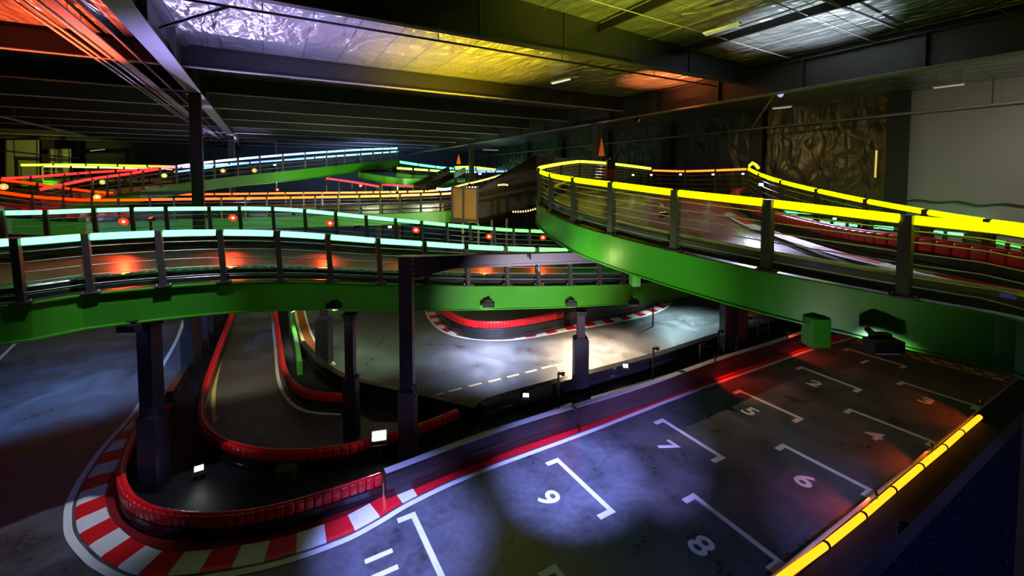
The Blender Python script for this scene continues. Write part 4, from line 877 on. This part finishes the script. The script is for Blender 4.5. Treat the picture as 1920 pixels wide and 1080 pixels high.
b = MB(); b.quad(a_, e_, e_ + s_, a_ + s_); b.quad(*[p - Vector((0, 0, .05)) for p in (a_, e_, e_ + s_, a_ + s_)]); b.quad(a_, e_, e_ - Vector((0, 0, .05)), a_ - Vector((0, 0, .05))); b.build('top_trim', mat('navy_trim', (.035, .035, .13), .35), t)
b = MB(); b.box(U(1935, 1000, 1.5) + Vector((.12, 0, -.6)), (.16, .16, 2.4)); tag(b.build('platform_post', BLACK), 'black post at the right edge of the frame beside the perforated panel', 'post')

# ================================================================== coloured lamps added for the light they throw
def added_roof_spot(loc, aim, col, power, angle, label, blend=1):
    t = thing('added_spot_lamp', label, 'stage lamp', loc, group=None); d = (Vector(aim) - Vector(loc)).normalized(); loc = Vector(loc)
    b = MB(); b.cone(loc - d * .28, loc, .07, .11, 14); b.build('housing', HOUS, t)
    b = MB(); b.cone(loc, loc + d * .012, .095, .095, 14); b.build('lens', emis(col, .8), t)
    b = MB(); b.tube([loc, Vector((loc.x, loc.y, H + (4.0 if loc.dot(DB) > 10 else 4.75)))], .015, 5); b.build('hanger', HOUS, t)
    lamp(loc + d * .03, aim, col, power * 8, angle, blend, .1, t)
LAV = (.26, .3, 1)
def added_near_lamp(loc, aim, col, power, angle, label):  # unseen lamps added near the viewer to light grid and plates
    t = floodlight(Vector(loc), aim, col, power, label, angle, .1, glow=1, blend=1, group=None)
    return t
# grid pools of light, thrown by added lamps
added_roof_spot((-.5, 4.6, H + 2.6), G(1065, 890), LAV, 2600, 21, 'added lavender lamp aimed at starting box nine')
added_near_lamp((2.15, 2.45, 3.3), G(1200, 800), (.36, .3, 1), 7500, 24, 'added lavender lamp near the viewer aimed at starting box seven')
added_roof_spot((-2.2, 3.6, H + 2.6), G(760, 1010), LAV, 1900, 21, 'added lavender lamp aimed at starting box eleven')
added_near_lamp((2.9, 3.1, 3.3), G(1570, 985), (.3, .28, 1), 1500, 26, 'added violet lamp near the viewer aimed at starting box six')
added_near_lamp((2.5, 2.75, 3.3), G(1400, 860), (.12, .26, .9), 300, 95, 'added pale blue lamp near the viewer aimed at the middle of the grid')
added_near_lamp((3.3, 3.45, 3.3), G(1560, 790), (.7, .8, .9), 480, 26, 'added cool white lamp near the viewer aimed at starting box four')
# red and amber lamps added along the low wall and the edge wall
floodlight(G(1345, 668, .78), G(1415, 722), (1, .03, .02), 70, 'added red lamp over the low wall beside starting box five', 120, .09, glow=0.5, stand=.22)
floodlight(G(1480, 622, .8), G(1545, 668), (1, .05, .03), 60, 'added red lamp over the low wall beside starting box one', 120, .09, glow=0.5, stand=.22)
floodlight(G(1075, 766, .78), G(1030, 835), (1, .05, .03), 8, 'small added red lamp over the low wall between boxes seven and nine', 120, .07, glow=0.5, stand=.22)
for i, (x, y) in enumerate(((1640, 925), (1745, 835), (1838, 752))):
    q = G(x, y, .55); floodlight(q, q + Vector((-2.0, 1.2, -.7)), (1, .10, .02), 45, f"added amber red lamp on the right edge wall, {['nearest','middle','farthest'][i]} of three", 130, .05, glow=.5, group=None, stand=.08)
added_near_lamp((1.3, 1.5, 3.3), U(1130, 460, 8.9), (.75, 1, .6), 1200, 40, 'added pale green lamp near the viewer aimed at the left bend of the loop side plate')  # lamps added to brighten the side plate of the loop
added_near_lamp((2.7, 2.9, 3.3), U(1500, 560, 6.0), (.9, 1, .6), 90, 70, 'added dim green lamp near the viewer aimed at the right side plate')
for i, s_ in enumerate((3.4, 6.0, 8.2)):
    pipe('support_wire', f"thin wire under the near foil roof running across, {['nearest','middle','farthest'][i]} of three", [W(-1.8, s_, 4.45), W(15.6, s_, 4.0)], .015, FLANGE)
for i, d_ in enumerate((2.5, 6.5, 10.4, 13.6)):
    pipe('support_wire', f"thin wire under the near foil roof running away, {['first','second','third','fourth'][i]} from the left", [W(d_, -4, 4.75 - .044 * d_), W(d_, 9.8, 4.75 - .044 * d_)], .015, FLANGE)
# lamps added to light the left lane and the floor below the track
floodlight(Vector((-1.7, .7, 2.9)), G(60, 830), (.12, .22, .7), 1500, 'added blue lamp near the viewer aimed at the bottom left floor', 34, .1, glow=1, blend=1)
floodlight(U(120, 560, 11.5), G(150, 700), (.13, .3, .75), 1300, 'added blue lamp under the far left of the long elevated track', 150, .14, glow=2)
added_roof_spot(U(330, -90, 7), G(235, 900), (.75, .8, 1), 230, 34, 'added white lamp over the near hairpin')
floodlight(U(470, 545, 11.2), G(470, 640), (.85, .75, .5), 420, 'added warm lamp under the long elevated track over the middle lane', 100, .14, glow=2)
floodlight(U(930, 540, 14.6), G(925, 665), (.62, .7, 1), 2600, 'added white lamp hidden behind the long side plate, over the lit middle floor', 115, .14, glow=2, blend=1)
floodlight(U(1075, 520, 15.5), G(1120, 665), (1, .74, .5), 5500, 'added warm lamp hidden behind the long side plate near the right column', 115, .14, glow=2, blend=1)
floodlight(U(1260, 500, 19), G(1290, 605), (.6, .9, .95), 1600, 'added pale lamp under the right end of the long elevated track', 115, .14, glow=2, blend=1)
floodlight(U(690, 540, 13.8), G(690, 660), (.5, .75, .4), 500, 'added greenish lamp under the long elevated track beside the portal post', 115, .14, glow=2, blend=1)
# lamps added to light the green side plates and steel
added_near_lamp((1.8, 2.1, 3.3), U(1000, 560, 11.6), (.9, .8, 1), 6000, 36, 'added pale lamp near the viewer aimed at the long green side plate')
added_roof_spot(U(500, -80, 4.2), U(640, 560, 9.8), (.95, .9, .6), 28, 45, 'added warm lamp aimed at the left of the long green side plate')
added_roof_spot(U(760, -60, 3.0), U(770, 600, 9.3), (.7, .5, 1), 9, 30, 'added violet lamp aimed at the portal post')
floodlight(U(1010, 500, 8.8), U(1130, 455, 9.0), (.8, 1, .3), 60, 'added greenish uplight below the left bend of the loop', 110, .08, glow=1)
# deck 5: lamps added to light the loop
added_roof_spot(W(16.3, 9, 3.02), U(1690, 512, 5.9), (.6, .62, 1), 620, 34, 'added white lamp over the right loop')
added_roof_spot(W(10, 3, 4.2), U(1300, 400, 12), (.75, .8, .7), 110, 50, 'added pale lamp over the far part of the loop')
# uplighting of the foil roof, from lamps added to colour it
def uplight(loc, aim, col, power, angle, label, pole=0):
    t = floodlight(loc, aim, col, power * 4, label, angle, .12, glow=1, blend=.8)
    if pole: b = MB(); b.tube([Vector(loc), Vector((loc[0], loc[1], 0))], .03, 6); b.build('stand_pole', HOUS, t)
    return t
uplight(W(-.2, 12.6, -1.4), W(0, 13, 4), (.42, .36, 1), 1100, 85, 'added lavender uplight on the cyan railed track')
uplight(W(2.3, 13.4, -1.4), W(2.4, 14, 4), (.5, .42, .95), 750, 75, 'second added lavender uplight on the cyan railed track')
uplight(W(6, 13.4, -1.5), W(6, 14, 4), (1, .72, .02), 2600, 80, 'added yellow uplight behind the cyan railed track')
uplight(W(9.8, 13.4, -1.2), W(9.8, 14.2, 4), (1, .7, .02), 2600, 70, 'second added yellow uplight beside the left bend of the loop')
uplight(W(13.9, 12.6, -.4), W(14.2, 12.4, 4), (1, .22, .06), 1300, 55, 'added orange uplight at the back of the loop', pole=1)
uplight((-10.9, 13, 5.0), W(-6.5, 13.6, 4.0), (1, .1, .03), 3800, 75, 'added red uplight on a tall stand behind the cyan railed track', pole=1)
uplight(W(8, 7, -.8), W(8, 8, 4.6), (.75, .85, .05), 800, 75, 'added yellow green uplight on the loop')
uplight(W(12.4, 6.4, -1), W(13.4, 6.9, 4.4), (.7, .85, 1), 2000, 48, 'added white uplight on the loop')
uplight(U(620, 330, 30), W(-2, 36, 4), (.5, .75, 1), 2500, 90, 'added blue white uplight on the climbing ramp')
uplight(U(455, 392, 23.3), W(-2.15, 14, 3), (.7, .6, 1), 500, 60, 'added violet uplight under the left roof beam')
# lamps added to wash the far tracks and walls
floodlight(U(420, 392, 22.6), U(430, 345, 26), (1, .58, .06), 700, 'added yellow lamp washing the lower half of the climbing ramp side plate', 130, .12, glow=1)
floodlight(U(620, 388, 25), U(640, 318, 31), (.85, 1, .6), 900, 'added greenish white lamp washing the upper half of the climbing ramp side plate', 130, .12, glow=1)
floodlight(U(745, 360, 28.5), U(750, 335, 32), (.6, 1, .5), 500, 'added green lamp under the high end of the climbing ramp', 140, .12, glow=1)
floodlight(U(250, 436, 13.5), U(230, 415, 20), (.8, .9, .6), 500, 'added pale lamp behind the cyan railed track, aimed at the far left side plate', 120, .1, glow=1)
floodlight(U(560, 436, 15), U(560, 415, 22), (.8, 1, .5), 1100, 'added pale green lamp behind the cyan railed track, aimed at the middle side plate', 110, .1, glow=1)
floodlight(U(780, 440, 17), U(800, 400, 24), (.7, 1, .5), 1300, 'added pale green lamp behind the cyan railed track, aimed at the right side plate', 100, .1, glow=1)
floodlight(U(868, 440, 17.5), U(885, 385, 22.3), (1, .5, .14), 420, 'added amber lamp aimed at the brown panelled housing', 80, .1, glow=1)
floodlight(U(1000, 430, 16), U(960, 360, 27), (1, .8, .45), 150, 'added dim warm lamp aimed at the grey side of the panelled housing', 80, .1, glow=1)
floodlight(U(60, 345, 27), U(50, 295, 36), (.85, .85, .12), 2200, 'added yellow lamp aimed at the pale boards on the far left wall', 50, .12, glow=1)
floodlight(U(1120, 335, 20.2), U(1128, 275, 23.5), (1, .85, .6), 220, 'added warm lamp at the foot of the tall folded parasol', 60, .08, glow=1)
floodlight(U(860, 330, 38), U(860, 297, 42), (1, .85, .6), 500, 'added warm lamp at the foot of the far folded parasol', 60, .08, glow=1)
floodlight(U(880, 345, 30), U(860, 260, 38), (.6, .9, .5), 700, 'added green uplight near the distant centre column', 100, .12, glow=1)
floodlight(U(700, 312, 40), U(700, 280, 54), (.3, .45, .9), 4000, 'added blue lamp washing the far end wall', 140, .12, glow=1)
floodlight(U(480, 310, 32), U(440, 250, 32), (.6, .55, 1), 1500, 'added violet uplight beside the distant pale column', 120, .12, glow=1)
# right wall, washed by added lamps
added_roof_spot(W(17, -1, 3.0), W(23.4, 4.5, -.5), (1, .84, .74), 110, 75, 'added soft white lamp washing the pale wall boards')
added_roof_spot(W(16.4, 16, 2.9), W(23.4, 11.5, -1), (1, .75, .3), 28, 80, 'added warm lamp washing the dark foil wall')

added_roof_spot((1.2, .2, H + 2.2), Vector((3.0, 2.2, 3.8)), (.15, .18, 1), 8, 90, 'added dim blue lamp above the perforated panel')  # unseen lamp added to tint the panel blue
